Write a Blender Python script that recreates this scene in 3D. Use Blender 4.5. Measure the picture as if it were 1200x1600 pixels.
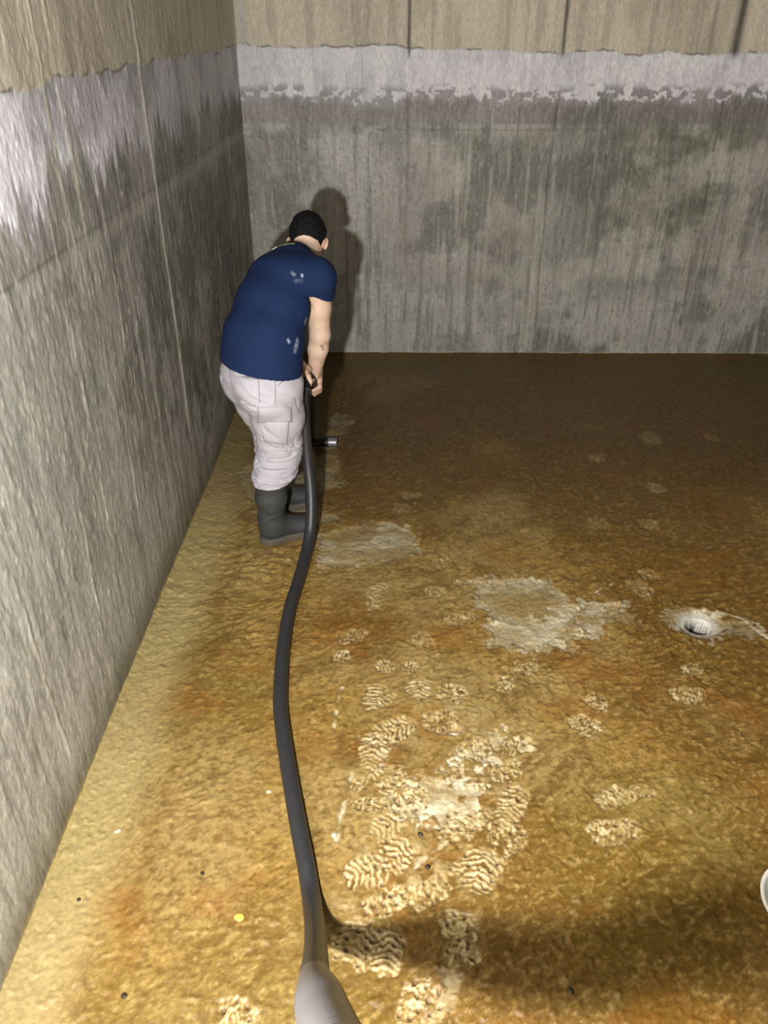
import bpy, math, random
import numpy as np
from mathutils import Vector
from mathutils.bvhtree import BVHTree

for o in list(bpy.data.objects):
    bpy.data.objects.remove(o)
scene = bpy.context.scene
COL = scene.collection

# ------------------------------------------------------------------ camera
CAM_H, FPX, PITCH, YAW = 2.2, 1256.0, math.radians(31.5), math.radians(0.78)
cam_d = bpy.data.cameras.new('camera')
cam = bpy.data.objects.new('camera', cam_d); COL.objects.link(cam)
cam.location = (0, 0, CAM_H)
cam.rotation_euler = (math.pi/2 - PITCH, 0, YAW)
cam_d.sensor_fit = 'VERTICAL'; cam_d.sensor_height = 36.0
cam_d.lens = FPX/1600*36.0
cam_d.clip_start = 0.05
scene.camera = cam

# ------------------------------------------------------------------ light and exposure
scene.view_settings.view_transform = 'Standard'
scene.view_settings.look = 'None'
scene.view_settings.gamma = 1.0
scene.view_settings.use_curve_mapping = False
scene.view_settings.exposure = 0.15
w = bpy.data.worlds.new('world'); scene.world = w; w.use_nodes = True
w.node_tree.nodes['Background'].inputs[0].default_value = (0.5, 0.55, 0.6, 1)
w.node_tree.nodes['Background'].inputs[1].default_value = 0.001
LAMP = (-0.29, 0.0, 1.92)                      # the torch held just left of and below the camera
ld = bpy.data.lights.new('torch_light', 'POINT')
ld.energy = 470; ld.color = (1.0, 0.975, 0.94)
ld.shadow_soft_size = 0.03
lo = bpy.data.objects.new('torch_light', ld); COL.objects.link(lo)
lo.location = LAMP

# ------------------------------------------------------------------ geometry of the shot, used to place things in the tank
_fw = np.array([-math.sin(YAW)*math.cos(PITCH), math.cos(YAW)*math.cos(PITCH), -math.sin(PITCH)])
_rt = np.array([math.cos(YAW), math.sin(YAW), 0.0]); _up = np.cross(_rt, _fw)
CAMP = np.array([0, 0, CAM_H])
def ray(px, py): return _fw + _rt*((px-600)/FPX) - _up*((py-800)/FPX)
def fl(px, py, z=0.0):
    d = ray(px, py); return CAMP + d*((z-CAM_H)/d[2])
def aty(px, py, Y):
    d = ray(px, py); return CAMP + d*Y/d[1]

# ------------------------------------------------------------------ noise
_rs = np.random.RandomState(7)
_T = _rs.rand(64, 256, 256).astype(np.float32)
def vn2(x, y, seed=0):
    t = _T[seed % 64]
    xi = np.floor(x).astype(np.int64); yi = np.floor(y).astype(np.int64)
    fx = (x-xi).astype(np.float32); fy = (y-yi).astype(np.float32)
    fx = fx*fx*(3-2*fx); fy = fy*fy*(3-2*fy)
    a = t[xi & 255, yi & 255]; b = t[(xi+1) & 255, yi & 255]
    c = t[xi & 255, (yi+1) & 255]; d = t[(xi+1) & 255, (yi+1) & 255]
    return (a*(1-fx)+b*fx)*(1-fy)+(c*(1-fx)+d*fx)*fy
def fbm(x, y, octv=4, seed=0, g=0.5):
    s = 0; a = 1; n = 0
    for i in range(octv):
        s = s+a*vn2(x*2**i+17.3*i, y*2**i+5.1*i, seed+i); n += a; a *= g
    return s/n
def vn3(p, seed=0):
    i = np.floor(p).astype(np.int64); f = p-i; f = f*f*(3-2*f)
    def h(a, b, c):
        n = (a*73856093) ^ (b*19349663) ^ (c*83492791) ^ (seed*2654435)
        n = (n ^ (n >> 13))*1274126177 & 0x7fffffff
        n = (n ^ (n >> 16)) & 0xffff
        return n/65535.0
    r = 0
    for dx in (0, 1):
        for dy in (0, 1):
            for dz in (0, 1):
                wgt = (f[..., 0] if dx else 1-f[..., 0])*(f[..., 1] if dy else 1-f[..., 1])*(f[..., 2] if dz else 1-f[..., 2])
                r = r+wgt*h(i[..., 0]+dx, i[..., 1]+dy, i[..., 2]+dz)
    return r
def sst(a, b, x):
    t = np.clip((x-a)/(b-a), 0, 1); return t*t*(3-2*t)
def mixc(c, d, m):
    return c*(1-m[..., None])+np.asarray(d)*m[..., None]

# ------------------------------------------------------------------ materials
def nmat(name):
    m = bpy.data.materials.new(name); m.use_nodes = True
    return m, m.node_tree, m.node_tree.nodes['Principled BSDF']
def simple(name, col, rough=0.6, metal=0.0, bump=0.0, scale=80.0, var=0.0, spec=0.5):
    m, nt, b = nmat(name)
    b.inputs['Roughness'].default_value = rough; b.inputs['Metallic'].default_value = metal
    b.inputs['Specular IOR Level'].default_value = spec
    tc = nt.nodes.new('ShaderNodeTexCoord'); n = nt.nodes.new('ShaderNodeTexNoise')
    n.inputs['Scale'].default_value = scale; n.inputs['Detail'].default_value = 5
    nt.links.new(tc.outputs['Object'], n.inputs['Vector'])
    mx = nt.nodes.new('ShaderNodeMix'); mx.data_type = 'RGBA'
    mx.inputs[6].default_value = tuple(c*(1-var) for c in col)+(1,)
    mx.inputs[7].default_value = tuple(min(1, c*(1+var)) for c in col)+(1,)
    nt.links.new(n.outputs[0], mx.inputs[0]); nt.links.new(mx.outputs[2], b.inputs['Base Color'])
    if bump:
        bp = nt.nodes.new('ShaderNodeBump'); bp.inputs['Strength'].default_value = bump; bp.inputs['Distance'].default_value = 0.004
        nt.links.new(n.outputs[0], bp.inputs['Height']); nt.links.new(bp.outputs[0], b.inputs['Normal'])
    return m
def attr_mat(name, rough_dry, rough_wet, vscale, bump, dist, fine, spec=0.5):
    """surface whose stains and painted shade sit in the 'col' attribute (rgb) and wetness in its alpha, plus fine procedural grain"""
    m, nt, b = nmat(name); N = nt.nodes; L = nt.links
    at = N.new('ShaderNodeAttribute'); at.attribute_name = 'col'
    geo = N.new('ShaderNodeNewGeometry')
    mp = N.new('ShaderNodeMapping'); mp.inputs['Scale'].default_value = vscale
    L.new(geo.outputs['Position'], mp.inputs['Vector'])
    n1 = N.new('ShaderNodeTexNoise'); n1.inputs['Scale'].default_value = fine; n1.inputs['Detail'].default_value = 8; n1.inputs['Roughness'].default_value = 0.65
    L.new(mp.outputs[0], n1.inputs['Vector'])
    n2 = N.new('ShaderNodeTexNoise'); n2.inputs['Scale'].default_value = fine*0.27; n2.inputs['Detail'].default_value = 4; n2.inputs['Distortion'].default_value = 1.2
    L.new(mp.outputs[0], n2.inputs['Vector'])
    mr = N.new('ShaderNodeMapRange'); mr.inputs[1].default_value = 0.3; mr.inputs[2].default_value = 0.7
    mr.inputs[3].default_value = 0.78; mr.inputs[4].default_value = 1.22
    L.new(n1.outputs[0], mr.inputs[0])
    vm = N.new('ShaderNodeVectorMath'); vm.operation = 'SCALE'
    L.new(at.outputs['Color'], vm.inputs[0]); L.new(mr.outputs[0], vm.inputs['Scale'])
    L.new(vm.outputs[0], b.inputs['Base Color'])
    rr = N.new('ShaderNodeMapRange'); rr.inputs[3].default_value = rough_dry; rr.inputs[4].default_value = rough_wet
    L.new(at.outputs['Alpha'], rr.inputs[0]); L.new(rr.outputs[0], b.inputs['Roughness'])
    b.inputs['Specular IOR Level'].default_value = spec
    ad = N.new('ShaderNodeMath'); ad.operation = 'ADD'
    L.new(n1.outputs[0], ad.inputs[0]); L.new(n2.outputs[0], ad.inputs[1])
    bp = N.new('ShaderNodeBump'); bp.inputs['Strength'].default_value = bump; bp.inputs['Distance'].default_value = dist
    L.new(ad.outputs[0], bp.inputs['Height']); L.new(bp.outputs[0], b.inputs['Normal'])
    return m
M_WALL = attr_mat('tank_concrete', 0.8, 0.45, (1, 1, 0.35), 0.6, 0.003, 85, 0.5)
M_FLOOR = attr_mat('wet_ochre_mud', 0.6, 0.3, (1.0, 0.75, 1), 0.55, 0.005, 75, 0.5)
M_PLAIN = simple('low_bounce_concrete', (0.045, 0.042, 0.034), 0.8, bump=0.5, scale=12, var=0.3)  # unseen walls and ceiling, kept this dark to cut bounced light

# ------------------------------------------------------------------ mesh helpers
def mesh_np(name, V, Q, mat, parent=None, smooth=True):
    me = bpy.data.meshes.new(name)
    V = np.ascontiguousarray(V, dtype=np.float32); Q = np.ascontiguousarray(Q, dtype=np.int32)
    k = Q.shape[1]
    me.vertices.add(len(V)); me.vertices.foreach_set('co', V.ravel())
    me.loops.add(Q.size); me.loops.foreach_set('vertex_index', Q.ravel())
    me.polygons.add(len(Q)); me.polygons.foreach_set('loop_start', np.arange(0, Q.size, k, dtype=np.int32))
    me.polygons.foreach_set('use_smooth', np.full(len(Q), smooth))
    me.update(calc_edges=True); me.validate()
    me.materials.append(mat)
    o = bpy.data.objects.new(name, me); COL.objects.link(o)
    if parent is not None: o.parent = parent
    return o
def empty(name, loc, label, cat, group=None):
    o = bpy.data.objects.new(name, None); COL.objects.link(o); o.location = loc
    o.empty_display_size = 0.1
    tag(o, label, cat, group); return o
def tag(o, label=None, cat=None, group=None, kind=None):
    if label: o['label'] = label
    if cat: o['category'] = cat
    if group: o['group'] = group
    if kind: o['kind'] = kind
    return o
def local(o, parent):
    """world-built mesh put under an Empty that stands elsewhere"""
    o.parent = parent
    off = np.array(parent.location if parent.parent is None else (0, 0, 0))
    if parent.parent is None and parent.type == 'EMPTY':
        me = o.data; n = len(me.vertices); c = np.empty(n*3, np.float32); me.vertices.foreach_get('co', c)
        c = c.reshape(-1, 3)-off; me.vertices.foreach_set('co', c.astype(np.float32).ravel()); me.update()
        for ch in [c for c in bpy.data.objects if c.parent == o and c.type == 'MESH']:
            m2 = ch.data; n = len(m2.vertices); c = np.empty(n*3, np.float32); m2.vertices.foreach_get('co', c)
            c = c.reshape(-1, 3)-off; m2.vertices.foreach_set('co', c.astype(np.float32).ravel()); m2.update()
    return o
def grid_quads(nu, nv):
    i = np.arange(nu*nv).reshape(nu, nv)
    return np.stack([i[:-1, :-1].ravel(), i[1:, :-1].ravel(), i[1:, 1:].ravel(), i[:-1, 1:].ravel()], 1)
def set_col(o, C4):
    a = o.data.color_attributes.new('col', 'FLOAT_COLOR', 'POINT')
    a.data.foreach_set('color', np.ascontiguousarray(C4, dtype=np.float32).ravel())
def box(name, lo_, hi_, mat):
    x0, y0, z0 = lo_; x1, y1, z1 = hi_
    V = [(x0, y0, z0), (x1, y0, z0), (x1, y1, z0), (x0, y1, z0), (x0, y0, z1), (x1, y0, z1), (x1, y1, z1), (x0, y1, z1)]
    Q = [(0, 3, 2, 1), (4, 5, 6, 7), (0, 1, 5, 4), (1, 2, 6, 5), (2, 3, 7, 6), (3, 0, 4, 7)]
    return mesh_np(name, V, Q, mat, smooth=False)
def catmull(P, n):
    P = np.asarray(P, float); out = []
    Q = np.vstack([2*P[0]-P[1], P, 2*P[-1]-P[-2]])
    for i in range(1, len(Q)-2):
        for t in np.linspace(0, 1, n, endpoint=False):
            a, b, c, d = Q[i-1:i+3]
            out.append(0.5*((2*b)+(-a+c)*t+(2*a-5*b+4*c-d)*t*t+(-a+3*b-3*c+d)*t**3))
    out.append(P[-1]); return np.array(out)
def resample(P, step):
    d = np.r_[0, np.cumsum(np.linalg.norm(np.diff(P, axis=0), axis=1))]
    s = np.arange(0, d[-1], step)
    return np.stack([np.interp(s, d, P[:, k]) for k in range(3)], 1), s
def tube(name, P, r, mat, seg=24, parent=None, caps=True, rfun=None):
    P = np.asarray(P, float); n = len(P)
    T = np.gradient(P, axis=0); T /= np.linalg.norm(T, axis=1)[:, None]
    N = np.cross(T[0], [0.3, 0.1, 1.0]); N /= np.linalg.norm(N); V = []
    rr = np.full(n, r) if np.isscalar(r) else np.asarray(r)
    an = np.linspace(0, 2*math.pi, seg, endpoint=False)
    for i in range(n):
        N = N-T[i]*np.dot(N, T[i]); N /= np.linalg.norm(N); B = np.cross(T[i], N)
        V.append(P[i]+rr[i]*(np.cos(an)[:, None]*N+np.sin(an)[:, None]*B))
    V = np.concatenate(V); Q = []
    for i in range(n-1):
        a = i*seg+np.arange(seg); b = i*seg+(np.arange(seg)+1) % seg
        Q.append(np.stack([a, b, b+seg, a+seg], 1))
    Q = np.concatenate(Q)
    if caps:
        V = np.vstack([V, P[0], P[-1]]); c0, c1 = len(V)-2, len(V)-1
        a = np.arange(seg); b = (a+1) % seg
        k0 = np.stack([np.full(seg, c0), b, a, a], 1); k1 = np.stack([np.full(seg, c1), (n-1)*seg+a, (n-1)*seg+b, (n-1)*seg+b], 1)
        F = [tuple(q) for q in Q]+[(int(x[0]), int(x[1]), int(x[2])) for x in k0]+[(int(x[0]), int(x[1]), int(x[2])) for x in k1]
        me = bpy.data.meshes.new(name); me.from_pydata([tuple(v) for v in V], [], F)
        me.polygons.foreach_set('use_smooth', [True]*len(Q)+[False]*(2*seg)); me.materials.append(mat)
        o = bpy.data.objects.new(name, me); COL.objects.link(o)
    else:
        o = mesh_np(name, V, Q, mat)
    if parent is not None: local(o, parent)
    return o
def lathe(name, prof, centre, mat, seg=64, parent=None):
    an = np.linspace(0, 2*math.pi, seg, endpoint=False); V = []
    for r, z in prof: V.append(np.stack([centre[0]+r*np.cos(an), centre[1]+r*np.sin(an), np.full(seg, centre[2]+z)], 1))
    V = np.concatenate(V); Q = []
    for i in range(len(prof)-1):
        a = i*seg+np.arange(seg); b = i*seg+(np.arange(seg)+1) % seg
        Q.append(np.stack([a, b, b+seg, a+seg], 1))
    o = mesh_np(name, V, np.concatenate(Q), mat)
    if parent is not None: local(o, parent)
    return o

# ================================================================== THE SETTING
XL, YB, XR, YF, ZT = -1.02, 5.885, 4.3, -1.6, 3.3

# ---- floor ---------------------------------------------------------------
xs = np.r_[np.arange(XL-0.03, 1.3, 0.0042), np.arange(1.3, 3.1, 0.007), np.arange(3.1, XR+0.05, 0.05)]
ys = [YF]
while ys[-1] < 1.0: ys.append(ys[-1]+0.05)
while ys[-1] < YB+0.04: ys.append(ys[-1]+(0.0042 if ys[-1] < 2.4 else 0.0042*(ys[-1]/2.4)**1.3))
ys = np.array(ys)
X, Y = np.meshgrid(xs, ys, indexing='ij')
X = X.astype(np.float32); Y = Y.astype(np.float32)
# mud relief: lumps, diagonal flow ridges, pits
u = (X*0.86+Y*0.5); v = (-X*0.5+Y*0.86)
wx = fbm(X*3, Y*3, 3, 3)-0.5; wy = fbm(X*3+9, Y*3+4, 3, 9)-0.5
n_big = fbm(X*1.1+3, Y*1.1, 4, 1)
n_mid = fbm(u*7+wx*3, v*14+wy*3, 4, 5)
n_fin = fbm(u*34+wx*8, v*60+wy*8, 4, 12, 0.6)
lump = sst(0.62, 0.85, fbm(X*45, Y*45, 2, 20))
ruf = 0.35+0.65*sst(2.0, 2.7, Y)*sst(3.7, 3.2, Y)+0.35*sst(0.0, 0.5, X)*sst(3.6, 2.8, Y)
ruf = np.clip(ruf*(0.6+0.8*fbm(X*1.3+6, Y*1.3, 3, 36)), 0.15, 1.2)
spk = sst(0.70, 0.82, fbm(X*38, Y*38, 2, 27))
Z = (n_big-0.5)*0.02+((n_mid-0.5)*0.012+(n_fin-0.5)*0.0065)*ruf+lump*0.003+spk*0.003+(fbm(X*75, Y*75, 3, 29)-0.5)*0.0032
rough_zone = sst(0.42, 0.6, fbm(X*1.6+2, Y*1.6+8, 3, 33))
Z += (n_fin-0.5)*0.005*rough_zone*ruf
# cove along the walls
Z += 0.035*np.exp(-(X-XL)/0.07)+0.03*np.exp(-(YB-Y)/0.07)
# colours
c_light = np.array([0.305, 0.185, 0.044]); c_tan = np.array([0.34, 0.232, 0.078]); c_brn = np.array([0.168, 0.084, 0.011]); c_olv = np.array([0.175, 0.115, 0.018])
C = np.ones(X.shape+(3,), np.float32)*c_light
C = mixc(C, c_tan, sst(0.4, 0.65, fbm(X*2.3, Y*2.3, 4, 40)))
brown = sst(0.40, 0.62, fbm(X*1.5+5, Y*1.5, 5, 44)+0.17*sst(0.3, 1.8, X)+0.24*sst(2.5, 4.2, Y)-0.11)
C = mixc(C, c_brn, brown*0.85)
C = mixc(C, c_olv, sst(0.5, 0.68, fbm(X*1.2, Y*1.2+7, 4, 50))*0.6)
C = mixc(C, c_brn*0.8, sst(0.58, 0.75, n_mid)*0.5)
C = mixc(C, c_tan*1.15, sst(0.60, 0.80, n_fin)*0.5)
C = mixc(C, c_brn*0.7, sst(0.44, 0.30, n_fin)*0.35)
mot = fbm(u*48+wx*6, v*80+wy*6, 4, 25, 0.65); C = mixc(C, c_brn*0.8, sst(0.46, 0.34, mot)*0.5); C = mixc(C, c_tan*1.3, sst(0.58, 0.72, mot)*0.5)
C = mixc(C, np.array([0.26, 0.10, 0.012]), sst(0.60, 0.74, fbm(X*4+2, Y*5, 5, 28))*0.35)
edge = sst(0.26, 0.10, X-XL+0.05*(fbm(Y*3, Y*0, 3, 60)-0.5))
C = mixc(C, np.array([0.47, 0.38, 0.17]), edge*0.6)
ln = np.exp(-((X-XL-0.27-0.06*(fbm(Y*2.5, Y*0, 3, 61)-0.5))/0.022)**2)
C = mixc(C, c_brn, ln*0.5*fbm(X*30, Y*30, 2, 3))
backedge = sst(0.5, 0.1, YB-Y+0.2*(fbm(X*3, Y, 3, 62)-0.5))
C = mixc(C, np.array([0.20, 0.12, 0.025]), backedge*0.7)
C *= (1-0.38*sst(2.9, 4.6, Y))[..., None]        # the mud colour darkens smoothly towards the back wall
wet = 0.55+0.4*(n_big-0.5)

def clip_idx(cx, cy, r):
    i0, i1 = np.searchsorted(xs, cx-r), np.searchsorted(xs, cx+r)
    j0, j1 = np.searchsorted(ys, cy-r), np.searchsorted(ys, cy+r)
    return slice(i0, i1), slice(j0, j1)
def poly_mask(pts, soft=0.02, jag=0.03, seed=0):
    """signed mask of a floor polygon given in image points, with a ragged edge"""
    P = np.array([fl(*p)[:2] for p in pts]); c = P.mean(0); r = np.abs(P-c).max()+0.15
    si, sj = clip_idx(c[0], c[1], r); x = X[si, sj]; y = Y[si, sj]
    x2 = x+jag*(fbm(x*14, y*14, 4, seed)-0.5); y2 = y+jag*(fbm(x*14+7, y*14+3, 4, seed+3)-0.5)
    ins = np.zeros(x.shape, bool); dmin = np.full(x.shape, 9.0)
    for k in range(len(P)):
        a, b = P[k], P[(k+1) % len(P)]
        cond = ((a[1] > y2) != (b[1] > y2)) & (x2 < (b[0]-a[0])*(y2-a[1])/(b[1]-a[1]+1e-9)+a[0])
        ins ^= cond
        e = b-a; t = np.clip(((x2-a[0])*e[0]+(y2-a[1])*e[1])/(e@e), 0, 1)
        dmin = np.minimum(dmin, np.hypot(x2-a[0]-t*e[0], y2-a[1]-t*e[1]))
    sd = np.where(ins, dmin, -dmin)+jag*1.6*(fbm(x*30, y*30, 4, seed+2, 0.65)-0.5)*2
    return si, sj, sst(-soft, soft*2, sd), x, y
def bare(pts, col, strength=0.8, depth=0.006, soft=0.012, jag=0.03, seed=0, brk=0.55):
    global C, Z
    si, sj, m, x, y = poly_mask(pts, soft, jag, seed)
    tex = fbm(x*12, y*26, 5, seed+5, 0.65); film = fbm(x*5, y*5, 4, seed+9)
    m2 = m*(1-brk*sst(0.42, 0.62, tex))*(0.45+0.75*sst(0.38, 0.58, film))*strength
    m2 = np.clip(m2, 0, 1)
    C[si, sj] = mixc(C[si, sj], col*(0.5+0.9*fbm(x*34, y*50, 4, seed+6, 0.65))[..., None], m2)
    C[si, sj] = mixc(C[si, sj], c_tan*0.9, m*sst(0.5, 0.64, fbm(x*8+4, y*14, 4, seed+8))*0.55)
    Z[si, sj] = Z[si, sj]*(1-0.30*m)-depth*m+0.004*np.exp(-((m-0.35)/0.2)**2)
    wet[si, sj] = wet[si, sj]*(1-0.5*m)
g_conc = np.array([0.43, 0.37, 0.23]); g_pale = np.array([0.66, 0.60, 0.42]); g_dim = np.array([0.31, 0.27, 0.16])
bare([(496, 836), (585, 815), (642, 822), (664, 866), (600, 880), (520, 890), (497, 888)], g_conc*1.05, 0.85, seed=1)
bare([(500, 700), (522, 645), (560, 650), (525, 700), (545, 758), (500, 770)], g_dim, 0.6, seed=2)
bare([(372, 735), (400, 720), (470, 700), (512, 730), (542, 760), (500, 770), (470, 785), (540, 812), (480, 822), (405, 815), (385, 790)], g_dim*1.05, 0.75, seed=4)
bare([(738, 905), (862, 902), (872, 918), (905, 950), (902, 1022), (765, 1010), (758, 962), (742, 940)], g_conc*1.12, 0.8, seed=6, brk=0.25)
bare([(762, 968), (820, 975), (868, 955), (905, 965), (880, 1005), (840, 1020), (762, 1008)], g_pale, 0.75, seed=8, jag=0.06)
bare([(906, 935), (985, 942), (990, 975), (950, 972), (940, 995), (905, 990)], g_pale*0.9, 0.7, seed=9, jag=0.04)
bare([(700, 912), (740, 902), (850, 902), (850, 912), (740, 914)], g_pale, 0.6, seed=10)
bare([(1032, 965), (1045, 950), (1120, 958), (1200, 985), (1200, 998), (1110, 998), (1060, 985)], g_pale*0.95, 0.85, seed=11, jag=0.08)
bare([(630, 1225), (690, 1205), (750, 1228), (748, 1262), (690, 1292), (640, 1268)], g_pale*1.1, 0.85, seed=13, jag=0.09, brk=0.5)
bare([(745, 1160), (790, 1140), (830, 1165), (800, 1180), (760, 1200), (705, 1195)], g_pale*1.15, 0.85, seed=15, jag=0.07, brk=0.45)
bare([(615, 1240), (640, 1225), (655, 1275), (625, 1285)], g_pale, 0.7, seed=16, jag=0.08, brk=0.6)
bare([(690, 1520), (720, 1500), (712, 1600), (672, 1600)], g_conc*1.3, 0.45, seed=17, jag=0.05)
bare([(575, 1155), (600, 1165), (612, 1185), (590, 1190)], g_pale, 0.7, seed=18, jag=0.06)
bare([(672, 1135), (722, 1133), (724, 1142), (690, 1146)], g_pale*1.1, 0.8, seed=19)
# long drag scratches
for pts, wd in [([(535, 1075), (528, 1100), (522, 1140)], 0.010), ([(535, 1135), (525, 1180)], 0.007), ([(550, 1210), (538, 1250), (525, 1310)], 0.018),
                ([(695, 1318), (660, 1345), (637, 1365)], 0.014), ([(985, 1238), (960, 1222)], 0.01), ([(975, 1320), (1003, 1360)], 0.008),
                ([(1120, 955), (1160, 965), (1205, 1000)], 0.018), ([(970, 905), (930, 925), (945, 935)], 0.012), ([(1108, 935), (1125, 958)], 0.008)]:
    W = np.array([fl(*p)[:2] for p in pts])
    c = W.mean(0); r = np.abs(W-c).max()+0.1; si, sj = clip_idx(c[0], c[1], r); x = X[si, sj]; y = Y[si, sj]; d = np.full(x.shape, 9.0)
    for a, b in zip(W[:-1], W[1:]):
        e = b-a; t = np.clip(((x-a[0])*e[0]+(y-a[1])*e[1])/(e@e), 0, 1); d = np.minimum(d, np.hypot(x-a[0]-t*e[0], y-a[1]-t*e[1]))
    d = d+0.030*(fbm(x*24, y*24, 4, 8, 0.65)-0.5)+0.004; m = sst(wd, wd*0.2, d)*sst(0.36, 0.5, fbm(x*16+3, y*16, 3, 18))
    C[si, sj] = mixc(C[si, sj], g_pale*1.05, m*0.7); Z[si, sj] += 0.003*np.exp(-((d-wd)/0.006)**2)-0.003*m
# boot prints: pale squeezed tread bars with dark stud pits
rp = np.random.RandomState(3)
def boot_print(px, py, ln_, wd, ang, kind=0, strength=1.0):
    c = fl(px, py); L_ = ln_/2; W_ = wd/2; si, sj = clip_idx(c[0], c[1], max(L_, W_)*1.5); x = X[si, sj]-c[0]; y = Y[si, sj]-c[1]
    ca, sa = math.cos(math.radians(ang)), math.sin(math.radians(ang)); sd = rp.randint(0, 40)
    a = x*ca+y*sa+0.010*(fbm(X[si, sj]*22, Y[si, sj]*22, 3, sd)-0.5)*2; b = -x*sa+y*ca+0.010*(fbm(X[si, sj]*22+5, Y[si, sj]*22, 3, sd+2)-0.5)*2
    L_ = L_*0.9; W_ = W_*0.88; e = np.abs(a/L_)**2.6+np.abs(b/W_)**2.6
    tear = fbm(X[si, sj]*24, Y[si, sj]*24, 3, sd+4)
    m = sst(1.1, 0.7, e+1.6*(tear-0.45))*sst(1.6, 1.2, e)
    per = 0.017+0.005*rp.rand()
    warp = (fbm(X[si, sj]*34, Y[si, sj]*34, 3, sd+8)-0.5)
    if kind == 0: bar = np.sin((a+0.45*np.abs(b)+0.022*warp)*2*math.pi/per)
    else: bar = np.sin((a+0.045*warp)*2*math.pi/per+1.2*np.sin(b*2*math.pi/0.045+6*warp))-0.1
    bar = bar*(1.0 if kind == 0 else 0.7)+(1.3 if kind == 0 else 2.4)*(fbm(X[si, sj]*66, Y[si, sj]*66, 3, sd+6, 0.7)-0.5)*2
    lvl = 0.15+1.2*fbm(X[si, sj]*15, Y[si, sj]*15, 2, sd+9)
    ridge = sst(0.0, 0.7, bar); gr = sst(-0.1, -0.9, bar)
    C[si, sj] = mixc(C[si, sj], np.array([0.52, 0.38, 0.15]), m*0.4*strength)
    C[si, sj] = mixc(C[si, sj], np.array([0.66, 0.55, 0.31]), np.clip(ridge*m*lvl*0.85*strength, 0, 1))
    C[si, sj] = mixc(C[si, sj], np.array([0.15, 0.075, 0.015]), np.clip(gr*m*0.85*lvl*strength, 0, 1))
    gx = 0.031; ja = np.round(a/gx)*gx; jb = np.round((b+0.5*gx*(np.round(a/gx) % 2))/gx)*gx-0.5*gx*(np.round(a/gx) % 2)
    rnd = vn2((ja+3)*173.3, (jb+3)*211.7, sd)
    st = sst(0.0105, 0.0055, np.hypot(a-ja, b-jb)+0.004*rnd)*(rnd > 0.35)*sst(0.2, 0.6, m)
    C[si, sj] = mixc(C[si, sj], np.array([0.09, 0.045, 0.012]), st*0.95*strength)
    Z[si, sj] += (ridge-0.5)*0.0026*m*strength-0.009*st*strength-0.002*m
    wet[si, sj] = np.clip(wet[si, sj]+0.2*m, 0, 1)
for q in [(700, 1250, .55, .34, 20), (640, 1350, .45, .30, 10), (690, 1130, .5, .25, 0), (600, 1450, .36, .25, 10)]:   # trampled mud smears round the prints
    c = fl(q[0], q[1]); si, sj = clip_idx(c[0], c[1], q[2]); x = X[si, sj]-c[0]; y = Y[si, sj]-c[1]; tt = fbm(X[si, sj]*13, Y[si, sj]*17, 5, 47, 0.62)
    mm = sst(1.0, 0.2, np.hypot(x/q[2]*1.6, y/q[3]*1.6))
    C[si, sj] = mixc(C[si, sj], np.array([0.60, 0.48, 0.24]), mm*sst(0.54, 0.70, tt)*0.5); C[si, sj] = mixc(C[si, sj], np.array([0.30, 0.15, 0.03]), mm*sst(0.46, 0.36, tt)*0.6)
    Z[si, sj] += mm*(tt-0.5)*0.014
PR = [(590, 925, .16, .10, 60, 0), (585, 948, .10, .09, 30, 1), (708, 968, .12, .10, 0, 1), (680, 925, .12, .09, 20, 1), (550, 995, .15, .12, 10, 1), (532, 1028, .09, .08, 20, 1),
      (602, 1043, .10, .10, 10, 0), (642, 1040, .08, .07, 10, 1), (660, 1000, .13, .11, 20, 1), (590, 1090, .16, .13, 70, 0), (655, 1075, .13, .12, 80, 0), (705, 1082, .12, .13, 70, 1),
      (818, 1042, .15, .11, 0, 1), (788, 1068, .10, .11, 0, 1), (615, 1140, .19, .13, 30, 0), (585, 1172, .20, .13, 80, 0), (690, 1125, .16, .12, 10, 1), (605, 1215, .15, .12, 50, 1),
      (640, 1250, .15, .12, 40, 1), (810, 1165, .15, .11, 10, 1), (790, 1205, .13, .10, 20, 1), (745, 1170, .16, .11, 30, 1), (800, 1255, .19, .13, 65, 0), (715, 1292, .17, .13, 60, 1), (745, 1278, .12, .09, 40, 1),
      (790, 1310, .17, .15, 20, 1), (605, 1290, .14, .12, 30, 0), (615, 1335, .17, .14, 60, 0), (575, 1362, .16, .13, 20, 0), (750, 1355, .20, .18, 70, 0), (670, 1395, .16, .09, 30, 1), (600, 1410, .16, .10, 30, 1),
      (560, 1470, .18, .16, 60, 0), (605, 1490, .15, .12, 80, 0), (715, 1448, .12, .14, 70, 1), (720, 1490, .12, .09, 10, 1), (655, 1578, .18, .14, 70, 1), (370, 1585, .12, .11, 10, 1),
      (915, 1132, .15, .12, 130, 1), (935, 1097, .13, .09, 130, 1), (1080, 1045, .12, .08, 20, 1), (1078, 1085, .16, .11, 0, 1), (962, 1245, .16, .10, 20, 1), (1003, 1235, .09, .07, 0, 1), (955, 1298, .20, .12, 10, 1),
      (1000, 918, .13, .16, 20, 1), (1012, 898, .10, .10, 10, 1), (960, 950, .13, .10, 0, 1), (932, 818, .12, .14, 0, 1), (1012, 820, .12, .12, 0, 1), (1023, 762, .12, .14, 0, 1), (932, 716, .12, .12, 0, 1), (1015, 685, .15, .22, 0, 1),
      (1112, 685, .10, .12, 0, 1), (640, 775, .12, .12, 0, 1), (628, 795, .10, .12, 0, 1), (690, 880, .13, .10, 10, 1), (735, 965, .10, .08, 30, 1), (560, 1225, .08, .07, 0, 1), (575, 1255, .16, .07, 0, 1)]
for q in PR: boot_print(*q, strength=(1.0 if q[1] > 1000 else 0.62 if q[1] > 860 else 0.4))
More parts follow.
